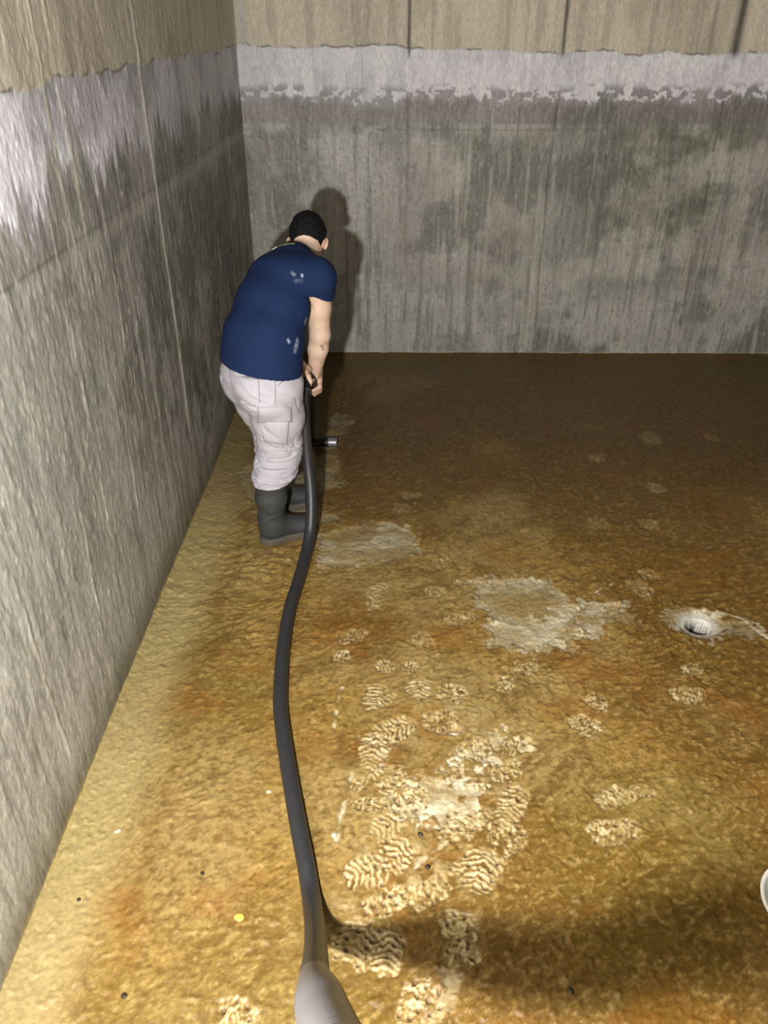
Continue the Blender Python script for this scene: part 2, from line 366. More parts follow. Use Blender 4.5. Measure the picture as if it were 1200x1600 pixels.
# silt pushed in front of the wader's boots
for px, py, s in [(420, 880, .12), (380, 900, .10), (560, 860, .07), (450, 870, .1), (350, 960, .12), (390, 1000, .12)]:
    c = fl(px, py); si, sj = clip_idx(c[0], c[1], s*2); x = X[si, sj]-c[0]; y = Y[si, sj]-c[1]
    Z[si, sj] += 0.012*np.exp(-(x*x+y*y)/(s*s))*(fbm(X[si, sj]*16, Y[si, sj]*30, 3, 22))*2-0.006*np.exp(-(x*x+y*y)/(s*s))
# drain hole
DR = fl(1092, 974)
si, sj = clip_idx(DR[0], DR[1], 0.2); x = (X[si, sj]-DR[0]); y = (Y[si, sj]-DR[1]); rr = np.hypot(x, y*1.05)
Z[si, sj] = Z[si, sj]*sst(0.05, 0.12, rr)-0.020*sst(0.12, 0.052, rr)-0.16*sst(0.055, 0.047, rr)
C[si, sj] = mixc(C[si, sj], np.array([0.66, 0.64, 0.56]), sst(0.105, 0.06, rr+0.03*(fbm(x*30+4, y*30+4, 3, 2)-0.5))*0.9)
C[si, sj] = mixc(C[si, sj], np.array([0.03, 0.03, 0.028]), sst(-0.03, -0.06, Z[si, sj]))
# keep the mud flat-ish where boots and the hose rest
def press(px, py, s, z=0.0):
    c = fl(px, py); si, sj = clip_idx(c[0], c[1], s*2); m = np.exp(-(((X[si, sj]-c[0])**2+(Y[si, sj]-c[1])**2)/(s*s))**2)
    Z[si, sj] = Z[si, sj]*(1-m)+z*m
for p in [(420, 842), (450, 838), (470, 832), (455, 800), (475, 795), (485, 692)]: press(*p, 0.09)
V = np.stack([X, Y, Z], -1).reshape(-1, 3)
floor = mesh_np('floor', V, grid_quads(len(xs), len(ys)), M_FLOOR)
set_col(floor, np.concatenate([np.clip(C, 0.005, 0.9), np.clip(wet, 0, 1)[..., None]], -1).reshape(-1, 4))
tag(floor, kind='structure')
FX, FY, FZ = xs, ys, Z
def floor_z(x, y):
    return float(FZ[min(len(FX)-1, np.searchsorted(FX, x)), min(len(FY)-1, np.searchsorted(FY, y))])

# ---- walls -----------------------------------------------------------------
def wall_colour(U, Zz, side):
    """stains of the tank wall: dry beige above the water line, lime crust band, wet dark zone with run marks"""
    s = 0 if side == 'left' else 20
    drip = fbm(U*26, Zz*1.3, 4, s+1, 0.6); drip2 = fbm(U*9, Zz*0.6, 4, s+5)
    blot = fbm(U*2.6, Zz*3.0, 5, s+9, 0.55); finen = fbm(U*40, Zz*22, 4, s+14, 0.6); cloud = fbm(U*1.1+3, Zz*1.1, 4, s+18)
    beige = np.array([0.60, 0.54, 0.43]); C = np.ones(U.shape+(3,), np.float32)*beige
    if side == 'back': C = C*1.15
    C *= (0.80+0.4*drip2)[..., None]
    C = mixc(C, beige*1.35, sst(0.58, 0.72, drip)*0.55)
    C = mixc(C, beige*0.6, sst(0.42, 0.30, drip)*0.4)
    C = mixc(C, np.array([0.30, 0.26, 0.18]), sst(0.55, 0.7, fbm(U*5, Zz*1.5, 4, s+24))*0.35)
    top = 2.045+0.05*(fbm(U*4, Zz*0, 4, s+30)-0.5)+0.02*(fbm(U*22, Zz*0, 3, s+33)-0.5)
    if side == 'back': top = top-0.045*sst(-0.5, 2.6, U)+0.01
    below = sst(0.006, -0.006, Zz-top)
    # wet lower zone
    dark = np.array([0.185, 0.182, 0.155]); gry = np.array([0.44, 0.43, 0.385]); grn = np.array([0.155, 0.165, 0.120])
    D = np.ones_like(C)*dark
    D = mixc(D, grn, sst(0.45, 0.6, cloud)*0.6)
    D = mixc(D, gry, sst(0.42, 0.62, blot+0.16*sst(1.25, 0.2, Zz)-0.03+(0.12*np.exp(-((U-0.35)/0.9)**2)*sst(1.6, 1.3, Zz) if side == 'back' else 0))*0.9)
    D = mixc(D, gry*1.25, sst(0.60, 0.74, drip)*0.55*sst(1.75, 1.3, Zz))
    D = mixc(D, dark*0.72, sst(0.43, 0.32, drip)*0.55)
    D = mixc(D, np.array([0.42, 0.40, 0.32]), sst(0.66, 0.80, finen)*0.55)
    D = mixc(D, dark*0.7, sst(0.38, 0.28, finen)*0.4)
    D = mixc(D, np.array([0.30, 0.285, 0.24]), sst(0.5, 0.7, fbm(U*5, Zz*9, 4, s+40))*0.35)
    if side == 'left':
        D = mixc(D, gry*1.15, 0.55*sst(3.6, 1.8, U))
        seam = 1.575
        D = mixc(D, gry*1.25, np.exp(-((Zz-seam+0.02)/0.035)**2)*(0.25+0.7*fbm(U*8, Zz*20, 3, 51))*0.75)
        D = mixc(D, dark*0.6, np.exp(-((Zz-seam-0.022)/0.006)**2)*0.6)
    else:
        D = mixc(D, dark*0.62, np.exp(-((Zz-1.575)/0.005)**2)*0.5*sst(0.35, 0.6, fbm(U*6, Zz, 3, 53)))
        D = mixc(D, np.array([0.20, 0.175, 0.155]), sst(1.60, 1.62, Zz)*0.7)
        D = mixc(D, np.array([0.13, 0.135, 0.11]), sst(0.46, 0.60, fbm(U*1.7+4, Zz*2.2+1, 5, 57))*0.75*sst(0.6, 1.6, U)*sst(0.35, 0.7, Zz))
    stk = fbm(U*58, Zz*5, 4, s+76, 0.62); ks = 0.45 if side == 'left' else 0.18; D = mixc(D, gry*1.3, sst(0.56, 0.70, stk)*ks); D = mixc(D, dark*0.7, sst(0.44, 0.32, stk)*ks)
    D = mixc(D, np.array([0.58, 0.56, 0.47]), sst(0.66, 0.76, fbm(U*75, Zz*20, 3, s+78))*(0.6 if side == 'left' else 0.22))
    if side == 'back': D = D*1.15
    C = mixc(C, beige*1.4, sst(0.6, 0.74, stk)*0.35); C = mixc(C, D, below)
    # lime crust
    if side == 'left':
        bot = 1.79+0.14*(drip-0.5)*2.6+0.12*(drip2-0.5)*2-0.06*sst(2.6, 1.7, U)
        cov = sst(0.36, 0.50, 0.5*drip+0.5*fbm(U*24, Zz*8, 4, 62, 0.65)+0.5*(fbm(U*4, Zz*4, 4, 61)-0.5)+0.06-0.10*sst(1.95, 2.04, Zz))
        strg = 0.60+0.40*sst(3.6, 2.2, U)
        white = np.array([0.86, 0.85, 0.89])
    else:
        bot = 1.755+0.07*(drip-0.5)*2+0.03*(drip2-0.5)*2
        holes = sst(0.50, 0.56, fbm(U*22, Zz*28, 3, 65))*sst(1.86, 1.80, Zz-0.05*(fbm(U*3, Zz*0, 3, 66)-0.5))
        cov = 1-holes*0.95; strg = np.full(U.shape, 0.95)*(0.72+0.28*sst(0.36, 0.52, 0.5*drip+0.5*fbm(U*16, Zz*8, 4, 63)))-0.25*sst(-0.7, -0.95, U)
        white = np.array([0.93, 0.92, 0.97])
    crust = below*sst(-0.008, 0.008, Zz-bot)*cov*strg
    lilac = np.array([0.45, 0.44, 0.47])
    band = below*sst(-0.02, 0.02, Zz-bot+0.03)
    C = mixc(C, lilac, band*0.75*(1 if side == 'left' else 0.5))
    C = mixc(C, white*(0.8+0.35*fbm(U*14, Zz*5, 4, s+70))[..., None], crust)
    if side == 'left':
        C = mixc(C, np.array([0.31, 0.30, 0.32]), below*sst(0.5, 0.64, fbm(U*5, Zz*3, 4, 72))*sst(1.82, 1.92, Zz)*0.55)
        runs = below*sst(0.64, 0.74, drip)*sst(1.45, 1.8, Zz)*0.7
        C = mixc(C, np.array([0.5, 0.49, 0.48]), runs)
    C = mixc(C, np.array([0.10, 0.095, 0.085]), np.exp(-((Zz-top-0.003)/0.005)**2)*sst(0.5, 0.62, fbm(U*12, Zz*0, 3, s+74))*0.8)
    return C, np.clip(below-crust, 0, 1), top
def wall_grid(name, side, us, zs, pos):
    U, Zz = np.meshgrid(us, zs, indexing='ij'); U = U.astype(np.float32); Zz = Zz.astype(np.float32)
    C, wet_, top = wall_colour(U, Zz, side)
    H = (fbm(U*1.5, Zz*1.5, 3, 30)-0.5)*0.012+(fbm(U*40, Zz*12, 4, 31, 0.6)-0.5)*0.0028+(fbm(U*60, Zz*60, 3, 36)-0.5)*0.0025+0.0015*sst(0.66, 0.8, fbm(U*75, Zz*45, 2, 37))
    H += 0.004*sst(0.0, 0.01, Zz-top)
    def line(c, wdt, col, st, z0=-1, z1=9, wob=0.012, depth=0.0, gap=0.0):
        nonlocal C, H
        d = U-c-wob*(fbm(Zz*3+c*7, Zz*0, 3, 41)-0.5)*2
        m = np.exp(-(d/wdt)**2)*sst(z0-0.03, z0+0.03, Zz)*sst(z1+0.03, z1-0.03, Zz)
        if gap: m = m*sst(gap, gap+0.15, fbm(Zz*7+c*3, U*30, 3, 43))
        C = mixc(C, np.asarray(col), np.clip(m*st, 0, 1)); H = H+depth*m
    pale = (0.60, 0.57, 0.46); dk = (0.07, 0.065, 0.05)
    if side == 'left':
        line(3.62, 0.016, (0.82, 0.79, 0.68), 1.0, 0.45, 3.3, 0.010, 0.005); line(3.62, 0.045, (0.42, 0.40, 0.34), 0.4, 0.4, 3.3)
        line(3.64, 0.006, pale, 0.8, 0.05, 0.45, 0.01, 0.003, 0.35)
        line(2.72, 0.014, pale, 0.85, 1.6, 3.3, 0.02, 0.002, 0.25); line(2.60, 0.010, pale, 0.9, 1.85, 3.3, 0.01, 0.002, 0.1)
        line(2.86, 0.012, dk, 0.3, 2.05, 3.3, 0.02); line(2.95, 0.008, pale, 0.5, 1.9, 2.5, 0.02)
        line(4.62, 0.008, dk, 0.8, 2.05, 3.3, 0.004, -0.004); line(4.05, 0.008, pale, 0.4, 2.05, 3.3)
        line(2.75, 0.007, pale, 0.7, 0.1, 1.0, 0.03, 0.003, 0.35); line(2.95, 0.006, pale, 0.5, 0.2, 1.5, 0.03, 0.003, 0.45)
        line(2.45, 0.008, pale, 0.6, 0.5, 1.4, 0.03, 0.003, 0.4); line(2.2, 0.008, pale, 0.5, 0.2, 1.3, 0.03, 0.003, 0.45); line(1.75, 0.008, pale, 0.6, 0.2, 1.0, 0.03, 0.003, 0.45)
        line(2.9, 0.006, pale, 0.7, 1.15, 1.45, 0.02, 0.003, 0.3)
        foot_shade = sst(0.24, 0.02, Zz+0.10*(fbm(U*3, Zz*0+1, 3, 44)-0.5)); C = mixc(C, np.array([0.09, 0.08, 0.05]), foot_shade*0.72)  # soft shade along the wall foot painted into the colour
        mud = sst(0.055, 0.03, Zz+0.02*(fbm(U*14, Zz*0+1, 3, 45)-0.5)); C = mixc(C, np.array([0.40, 0.31, 0.12]), mud*0.8)
        for (a, b, w_) in [((1.45, 0.72), (2.0, 0.62), 0.006), ((2.35, 0.98), (2.5, 1.12), 0.006), ((1.6, 0.5), (1.75, 0.7), 0.006)]:
            a = np.array(a); b = np.array(b); e = b-a; t = np.clip(((U-a[0])*e[0]+(Zz-a[1])*e[1])/(e@e), 0, 1)
            d = np.hypot(U-a[0]-t*e[0], Zz-a[1]-t*e[1]); C = mixc(C, np.asarray(pale)*0.8, np.exp(-(d/w_)**2)*0.6)
    else:
        for c in (0.078, 1.055, 2.14):
            line(c, 0.012 if c < 2 else 0.03, dk, 0.9, 2.0, 3.3, 0.004, -0.004); line(c, 0.010, (0.08, 0.078, 0.06), 0.5, 0.25, 1.75, 0.012, -0.003, 0.25)
        line(2.03, 0.03, (0.50, 0.45, 0.34), 0.6, 2.0, 3.3, 0.01); line(1.98, 0.015, dk, 0.35, 2.0, 3.3)
        for c, a, b in [(2.12, 0.05, 0.9), (2.18, 0.1, 1.0), (1.0, 0.02, 0.5), (1.03, 0.05, 0.9), (1.5, 0.5, 1.0), (1.36, 0.7, 1.1), (1.72, 0.3, 0.7), (0.45, 0.8, 1.2), (-0.85, 0.4, 1.7), (2.25, 0.5, 1.1), (0.02, 0.2, 1.0), (2.62, 0.5, 0.95)]:
            line(c, 0.009, (0.46, 0.44, 0.36), 0.65, a, b, 0.03, 0.002, 0.33)
        line(0.12, 0.18, (0.30, 0.285, 0.24), 0.4, 0.5, 1.5, 0.05); line(0.75, 0.2, (0.29, 0.275, 0.225), 0.35, 0.5, 1.2, 0.06)
        line(-0.93, 0.05, (0.34, 0.32, 0.26), 0.6, 0.0, 1.75, 0.01); line(-0.97, 0.03, (0.55, 0.54, 0.52), 0.7, 2.05, 3.3, 0.01)
        base = sst(0.045, 0.015, Zz+0.02*(fbm(U*14, Zz*0+1, 3, 45)-0.5)); C = mixc(C, np.array([0.50, 0.46, 0.34]), base*0.75)
    V = pos(U, Zz, H)
    q = grid_quads(len(us), len(zs))
    o = mesh_np(name, V.reshape(-1, 3), q if side == 'left' else q[:, ::-1], M_WALL)
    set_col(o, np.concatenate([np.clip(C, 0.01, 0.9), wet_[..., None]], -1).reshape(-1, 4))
    tag(o, kind='structure'); return o
us = np.r_[np.arange(YF, 1.1, 0.05), np.arange(1.1, 3.4, 0.0055), np.arange(3.4, YB+0.02, 0.0085)]
zs = np.r_[np.arange(-0.03, 2.45, 0.006), np.arange(2.45, ZT+0.05, 0.04)]
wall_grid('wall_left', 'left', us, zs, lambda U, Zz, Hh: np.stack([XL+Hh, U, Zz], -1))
us = np.r_[np.arange(XL-0.02, 3.1, 0.0062), np.arange(3.1, XR+0.05, 0.05)]
wall_grid('wall_back', 'back', us, zs, lambda U, Zz, Hh: np.stack([U, YB-Hh, Zz], -1))
tag(box('wall_right', (XR, YF-0.2, -0.2), (XR+0.2, YB+0.2, ZT), M_PLAIN), kind='structure')
tag(box('wall_front', (XL-0.2, YF-0.2, -0.2), (XR+0.2, YF, ZT), M_PLAIN), kind='structure')
tag(box('ceiling', (XL-0.2, YF-0.2, ZT), (XR+0.2, YB+0.2, ZT+0.2), M_PLAIN), kind='structure')

# ================================================================== SDF MODELLER (one smooth closed surface per part)
class Field:
    def __init__(s, lo_, hi_, h):
        s.h = h; s.lo = np.array(lo_, float); n = np.ceil((np.array(hi_)-s.lo)/h).astype(int)+1
        s.ax = [s.lo[k]+h*np.arange(n[k]) for k in range(3)]; s.f = np.full(n, 0.2, np.float32)
    def sub(s, lo_, hi_, pad):
        sl = tuple(slice(max(0, int((lo_[k]-pad-s.lo[k])/s.h)), max(1, int((hi_[k]+pad-s.lo[k])/s.h)+2)) for k in range(3))
        g = np.meshgrid(*[s.ax[k][sl[k]] for k in range(3)], indexing='ij')
        return sl, np.stack(g, -1)
    def _add(s, sl, d, k):
        a = s.f[sl]
        if k > 0:
            hh = np.clip(0.5+0.5*(a-d)/k, 0, 1); s.f[sl] = a*(1-hh)+d*hh-k*hh*(1-hh)
        else: s.f[sl] = np.minimum(a, d)
    def cap(s, a, b, ra, rb, k=0.02):
        a = np.array(a, float); b = np.array(b, float); r = max(ra, rb)
        sl, p = s.sub(np.minimum(a, b)-r, np.maximum(a, b)+r, k+3*s.h)
        e = b-a; t = np.clip(((p-a)@e)/(e@e+1e-12), 0, 1)
        s._add(sl, np.linalg.norm(p-a-t[..., None]*e, axis=-1)-(ra+(rb-ra)*t), k)
    def chain(s, P, R, k=0.02):
        for i in range(len(P)-1): s.cap(P[i], P[i+1], R[i], R[i+1], k)
    def ell(s, c, ax, rad, k=0.02, cut=False):
        """ellipsoid: rows of ax are its unit axes"""
        c = np.array(c, float); ax = np.array(ax, float); r = max(rad)
        sl, p = s.sub(c-r, c+r, k+3*s.h); q = (p-c)@ax.T; rad = np.array(rad)
        k0 = np.linalg.norm(q/rad, axis=-1); k1 = np.linalg.norm(q/(rad*rad), axis=-1)+1e-9
        d = k0*(k0-1)/k1
        if cut: s.f[sl] = np.maximum(s.f[sl], -d)
        else: s._add(sl, d, k)
    def loft(s, cs, R_, a, b, k=0.02, p_=2.0):
        """elliptic sections along a spine: a = half width along R_, b = half depth"""
        cs = np.array(cs, float); r = max(max(a), max(b)); sl, p = s.sub(cs.min(0)-r, cs.max(0)+r, k+3*s.h)
        best = np.full(p.shape[:-1], 9.0)
        for i in range(len(cs)-1):
            e = cs[i+1]-cs[i]; L_ = np.linalg.norm(e); S = e/L_
            Rr = R_-S*(R_@S); Rr /= np.linalg.norm(Rr); N_ = np.cross(Rr, S)
            q = p-cs[i]; t = np.clip((q@S)/L_, 0, 1); ax_ = q@Rr; ny = q@N_; al = q@S-t*L_
            aa = a[i]+(a[i+1]-a[i])*t; bb = b[i]+(b[i+1]-b[i])*t
            mm = np.minimum(aa, bb); d = ((np.abs(ax_/aa)**p_+np.abs(ny/bb)**p_+np.abs(al/mm)**p_)**(1/p_)-1)*mm
            hh = np.clip(0.5+0.5*(best-d)/0.02, 0, 1); best = best*(1-hh)+d*hh-0.02*hh*(1-hh)
        s._add(sl, best, k)
    def plane(s, pt, n, keep=None):
        """cut away the side the normal points to (within an optional box)"""
        n = np.array(n, float)/np.linalg.norm(n); pt = np.array(pt, float)
        if keep is None: sl, p = s.sub([q[0] for q in s.ax], [q[-1] for q in s.ax], 0)
        else: sl, p = s.sub(keep[0], keep[1], 0)
        s.f[sl] = np.maximum(s.f[sl], (p-pt)@n)
    def disp(s, fn, band=0.03):
        m = np.abs(s.f) < band; idx = np.argwhere(m)
        P = s.lo+idx*s.h; s.f[m] += fn(P).astype(np.float32)
    def mesh(s, name, mat, parent=None):
        f = s.f; h = s.h; nx, ny, nz = f.shape
        ins = f < 0; cnt = np.zeros((nx-1, ny-1, nz-1), np.int8)
        corners = [(i, j, k) for i in (0, 1) for j in (0, 1) for k in (0, 1)]
        for i, j, k in corners: cnt += ins[i:nx-1+i, j:ny-1+j, k:nz-1+k]
        act = (cnt > 0) & (cnt < 8); idx = np.argwhere(act); vid = np.full(act.shape, -1, np.int64); vid[act] = np.arange(len(idx))
        acc = np.zeros((len(idx), 3)); num = np.zeros(len(idx))
        for a in corners:
            for ax in range(3):
                if a[ax]: continue
                b = list(a); b[ax] = 1
                fa = f[idx[:, 0]+a[0], idx[:, 1]+a[1], idx[:, 2]+a[2]]; fb = f[idx[:, 0]+b[0], idx[:, 1]+b[1], idx[:, 2]+b[2]]
                c = (fa < 0) != (fb < 0); t = np.where(c, fa/(fa-fb+1e-20), 0)
                pos = np.repeat(np.array(a, float)[None], len(idx), 0); pos[:, ax] += t
                acc += pos*c[:, None]; num += c
        V = s.lo+(idx+acc/num[:, None])*h; Q = []
        for ax in range(3):
            o1, o2 = [(1, 2), (2, 0), (0, 1)][ax]
            sa = [slice(0, None)]*3; sb = [slice(0, None)]*3; sa[ax] = slice(0, -1); sb[ax] = slice(1, None)
            a_, b_ = ins[tuple(sa)], ins[tuple(sb)]; ch = np.argwhere(a_ != b_)
            ch = ch[(ch[:, o1] > 0) & (ch[:, o2] > 0) & (ch[:, o1] < f.shape[o1]-1) & (ch[:, o2] < f.shape[o2]-1)]
            fl_ = a_[ch[:, 0], ch[:, 1], ch[:, 2]]
            def c_(d1, d2):
                q = ch.copy(); q[:, o1] -= d1; q[:, o2] -= d2; return vid[q[:, 0], q[:, 1], q[:, 2]]
            q = np.stack([c_(1, 1), c_(0, 1), c_(0, 0), c_(1, 0)], 1)
            q[~fl_] = q[~fl_][:, ::-1]; Q.append(q)
        o = mesh_np(name, V, np.concatenate(Q), mat)
        s.V = V
        if parent is not None: local(o, parent)
        return o
def bvh_of(o, off=(0, 0, 0)):
    me = o.data; n = len(me.vertices); c = np.empty(n*3, np.float32); me.vertices.foreach_get('co', c); c = c.reshape(-1, 3)+np.array(off)
    return BVHTree.FromPolygons([tuple(v) for v in c], [tuple(p.vertices) for p in me.polygons])
def hit(bvh, px, py):
    d = Vector(ray(px, py)).normalized(); r = bvh.ray_cast(Vector(CAMP), d); return r[0], r[1]
def noise_cloth(amp, sc, stretch=(1, 1, 1), seed=0):
    st = np.array(stretch)
    return lambda P: amp*(2*vn3(P*sc*st, seed)-1)+amp*0.5*(2*vn3(P*sc*2.1*st+3, seed+1)-1)

# ---- person materials ---------------------------------------------------------
def skin_mat():
    m, nt, b = nmat('skin'); N = nt.nodes; L = nt.links
    at = N.new('ShaderNodeAttribute'); at.attribute_name = 'col'
    tc = N.new('ShaderNodeTexCoord'); n = N.new('ShaderNodeTexNoise'); n.inputs['Scale'].default_value = 60
    L.new(tc.outputs['Object'], n.inputs['Vector'])
    mr = N.new('ShaderNodeMapRange'); mr.inputs[3].default_value = 0.9; mr.inputs[4].default_value = 1.1; L.new(n.outputs[0], mr.inputs[0])
    vm = N.new('ShaderNodeVectorMath'); vm.operation = 'SCALE'; L.new(at.outputs['Color'], vm.inputs[0]); L.new(mr.outputs[0], vm.inputs['Scale'])
    L.new(vm.outputs[0], b.inputs['Base Color']); b.inputs['Roughness'].default_value = 0.5
    b.inputs['Subsurface Weight'].default_value = 0.12; b.inputs['Subsurface Radius'].default_value = (0.02, 0.008, 0.004)
    return m
def cloth_attr(name, rough=0.85):
    m, nt, b = nmat(name); N = nt.nodes; L = nt.links
    at = N.new('ShaderNodeAttribute'); at.attribute_name = 'col'; L.new(at.outputs['Color'], b.inputs['Base Color'])
    b.inputs['Roughness'].default_value = rough; b.inputs['Specular IOR Level'].default_value = 0.2
    tc = N.new('ShaderNodeTexCoord'); n = N.new('ShaderNodeTexNoise'); n.inputs['Scale'].default_value = 300
    L.new(tc.outputs['Object'], n.inputs['Vector']); bp = N.new('ShaderNodeBump'); bp.inputs['Strength'].default_value = 0.2; bp.inputs['Distance'].default_value = 0.001
    L.new(n.outputs[0], bp.inputs['Height']); L.new(bp.outputs[0], b.inputs['Normal'])
    return m
M_SKIN = skin_mat(); M_SHIRT = cloth_attr('navy_cotton'); M_TROUS = cloth_attr('pale_grey_twill')
M_COLLAR = simple('navy_rib', (0.010, 0.025, 0.085), 0.85)
M_POCKET = simple('pale_grey_pocket_twill', (0.53, 0.505, 0.56), 0.85, var=0.06, bump=0.2, scale=200)
M_HAIR = simple('black_hair', (0.004, 0.0035, 0.004), 0.8, bump=0.4, scale=200, spec=0.25)
M_BOOT = simple('dark_grey_rubber', (0.050, 0.054, 0.056), 0.55, bump=0.15, scale=25, var=0.35)
M_SOLE = simple('muddy_rubber_sole', (0.10, 0.088, 0.065), 0.7, bump=0.3, scale=60, var=0.4)
M_HOSE = simple('black_hose_rubber', (0.030, 0.030, 0.033), 0.42, bump=0.05, scale=60, var=0.3)
M_CUFF = simple('black_cuff_rubber', (0.006, 0.006, 0.007), 0.6)
M_WAND = simple('black_wand_pipe', (0.010, 0.010, 0.010), 0.5)
M_METAL = simple('dull_metal', (0.45, 0.42, 0.45), 0.4, 0.8)
M_WHITEPRINT = simple('white_print', (0.75, 0.75, 0.72), 0.7)
M_GREENPRINT = simple('green_print', (0.16, 0.22, 0.06), 0.7)
M_BUCKET = simple('white_bucket_plastic', (0.92, 0.91, 0.85), 0.4)

# ================================================================== THE PERSON
BASE = (-0.58, 3.40, 0.0)
person = empty('person', BASE, 'person in navy t-shirt, pale cargo trousers and rubber boots bending over a black hose', 'person')
Fd = np.array([0.80, 0.60, 0]); Rd = np.array([0.68, -0.733, 0]); Rd /= np.linalg.norm(Rd)
P_HIP = np.array([-0.58, 3.335, 0.88])
HIP_R = P_HIP+np.array([0.6, -0.8, 0])*0.085+np.array([0, 0, -0.03]); HIP_L = P_HIP-np.array([0.6, -0.8, 0])*0.085+np.array([0, 0, -0.03])
KNEE_R = np.array([-0.525, 3.335, 0.52]); ANK_R = np.array([-0.595, 3.315, 0.08])
KNEE_L = np.array([-0.585, 3.53, 0.52]); ANK_L = np.array([-0.630, 3.60, 0.08])
SPINE = [(-0.585, 3.335, 0.90), (-0.572, 3.375, 1.02), (-0.535, 3.45, 1.13), (-0.49, 3.53, 1.225), (-0.460, 3.595, 1.270)]
NECK = np.array([-0.430, 3.680, 1.290])
SH_R = np.array([-0.335, 3.49, 1.245]); SH_L = np.array([-0.575, 3.70, 1.17])
HEADC = aty(481.5, 375, 3.80)
ELB_R = aty(500, 522, 3.55); WR_R = aty(491, 585, 3.60)
# the pipe the two hands hold (see the wand below): arch over the hands, then forward and down to the floor
WAND = [aty(474, 612, 3.44), aty(475.5, 600, 3.455), aty(479, 592, 3.49), aty(485, 590, 3.54), aty(489, 598, 3.60), aty(490, 612, 3.68), fl(486, 690, 0.045)]
WR = 0.020

hd = np.array([0.06, 0.70, -0.70]); hd /= np.linalg.norm(hd)          # where the face looks
hs = np.array([1.0, -0.08, 0.0]); hs = hs-hd*(hs@hd); hs /= np.linalg.norm(hs)   # towards the right ear
hu = np.cross(hs, hd)                                                   # crown
def head_pt(a, b, c): return HEADC+hs*a+hd*b+hu*c

fB = Field((-0.86, 3.05, 0.0), (-0.08, 4.12, 1.62), 0.0055)
fB.loft(SPINE, Rd, [0.135, 0.135, 0.135, 0.125, 0.09], [0.105, 0.11, 0.105, 0.085, 0.065], 0.02)
fB.cap(SPINE[4], NECK, 0.065, 0.058); fB.cap(NECK, head_pt(0, -0.02, -0.05), 0.058, 0.056)
for hp, kn, an in ((HIP_R, KNEE_R, ANK_R), (HIP_L, KNEE_L, ANK_L)):
    fB.chain([hp, kn, kn*0.6+an*0.4, an], [0.080, 0.050, 0.040, 0.032], 0.02)
    fB.chain([an, an+np.array([0.80, 0.55, -0.25])*0.16], [0.035, 0.03], 0.02)
# head: skull, jaw, nose, ears, brow
AX = [hs, hd, hu]
fB.ell(head_pt(0, -0.012, 0.018), AX, (0.074, 0.095, 0.092), 0.02)
fB.ell(head_pt(0, 0.035, -0.045), AX, (0.058, 0.058, 0.065), 0.03)
fB.ell(head_pt(0, 0.062, -0.082), AX, (0.026, 0.024, 0.022), 0.03)
fB.cap(head_pt(0, 0.088, 0.008), head_pt(0, 0.108, -0.028), 0.008, 0.013, 0.012)
fB.ell(head_pt(0, 0.083, 0.022), AX, (0.05, 0.012, 0.010), 0.015)
fB.ell(head_pt(0, 0.090, -0.055), AX, (0.024, 0.010, 0.007), 0.008); fB.ell(head_pt(0, 0.086, -0.066), AX, (0.020, 0.010, 0.007), 0.008)
for s_ in (1, -1):
    fB.ell(head_pt(0.031*s_, 0.088, 0.006), AX, (0.014, 0.008, 0.009), cut=True)
    fB.ell(head_pt(0.031*s_, 0.079, 0.006), AX, (0.012, 0.011, 0.011), 0.003)
    fB.ell(head_pt(0.084*s_, -0.006, -0.020), [hs*0.75+hd*0.66*s_, hd*0.75-hs*0.66*s_, hu], (0.008, 0.020, 0.031), 0.008)
# arms
fB.chain([SH_R, SH_R*0.5+ELB_R*0.5+[-0.004, 0, 0], ELB_R], [0.060, 0.057, 0.045], 0.02)
fB.chain([ELB_R, ELB_R*0.65+WR_R*0.35, WR_R], [0.043, 0.045, 0.028], 0.02)

def grip(field, G, A, Q, wrist, rad, side, k=0.006):
    """a hand closed on a pipe: G = grip centre, A = pipe direction away from the thumb side, Q = where the palm sits"""
    A = A/np.linalg.norm(A); Q = Q-A*(Q@A); Q /= np.linalg.norm(Q); T = np.cross(A, Q)*side
    def at(ang, r, a): an = math.radians(ang); return G+A*a+(Q*math.cos(an)+T*math.sin(an))*r
    kn = []
    for i, (off, rf, ln_) in enumerate([(-0.030, 0.0088, 190), (-0.010, 0.0092, 205), (0.010, 0.0088, 195), (0.029, 0.0076, 175)]):
        R_ = rad+rf*0.95; P = [at(35, R_+0.006, off), at(35+ln_*0.36, R_+0.003, off), at(35+ln_*0.70, R_+0.001, off*0.97), at(35+ln_, R_, off*0.95)]
        kn.append(P[0]); field.chain(P, [rf*1.12, rf*1.05, rf*0.98, rf*0.88], k*0.5)
        root = at(-25, rad+0.016, off*0.85); field.cap(P[0], root, rf*1.2, 0.011, k*1.6)
    field.cap(at(-20, rad+0.015, -0.024), at(-20, rad+0.015, 0.024), 0.013, 0.012, 0.012)
    heel = (at(-35, rad+0.020, -0.018)+wrist)/2
    field.cap(at(-25, rad+0.016, -0.022), wrist, 0.016, 0.024, 0.014); field.cap(at(-25, rad+0.016, 0.020), wrist, 0.014, 0.022, 0.014)
    P = [heel, at(-62, rad+0.014, -0.042), at(-105, rad+0.012, -0.046), at(-150, rad+0.010, -0.042)]
    field.chain(P, [0.016, 0.0125, 0.0105, 0.009], k)
WP = [np.array(p) for p in WAND]
G_R = WP[4]*0.55+WP[5]*0.45; A_R = WP[5]-WP[4]
G_L = WP[2]*0.8+WP[3]*0.2; A_L = WP[3]-WP[1]
WR_R = G_R+np.array([0.022, -0.005, 0.088]); 
WR_L = G_L+np.array([-0.055, 0.055, 0.070]); ELB_L = np.array([-0.60, 3.72, 0.99])
fB.chain([ELB_R, WR_R], [0.040, 0.026], 0.02)
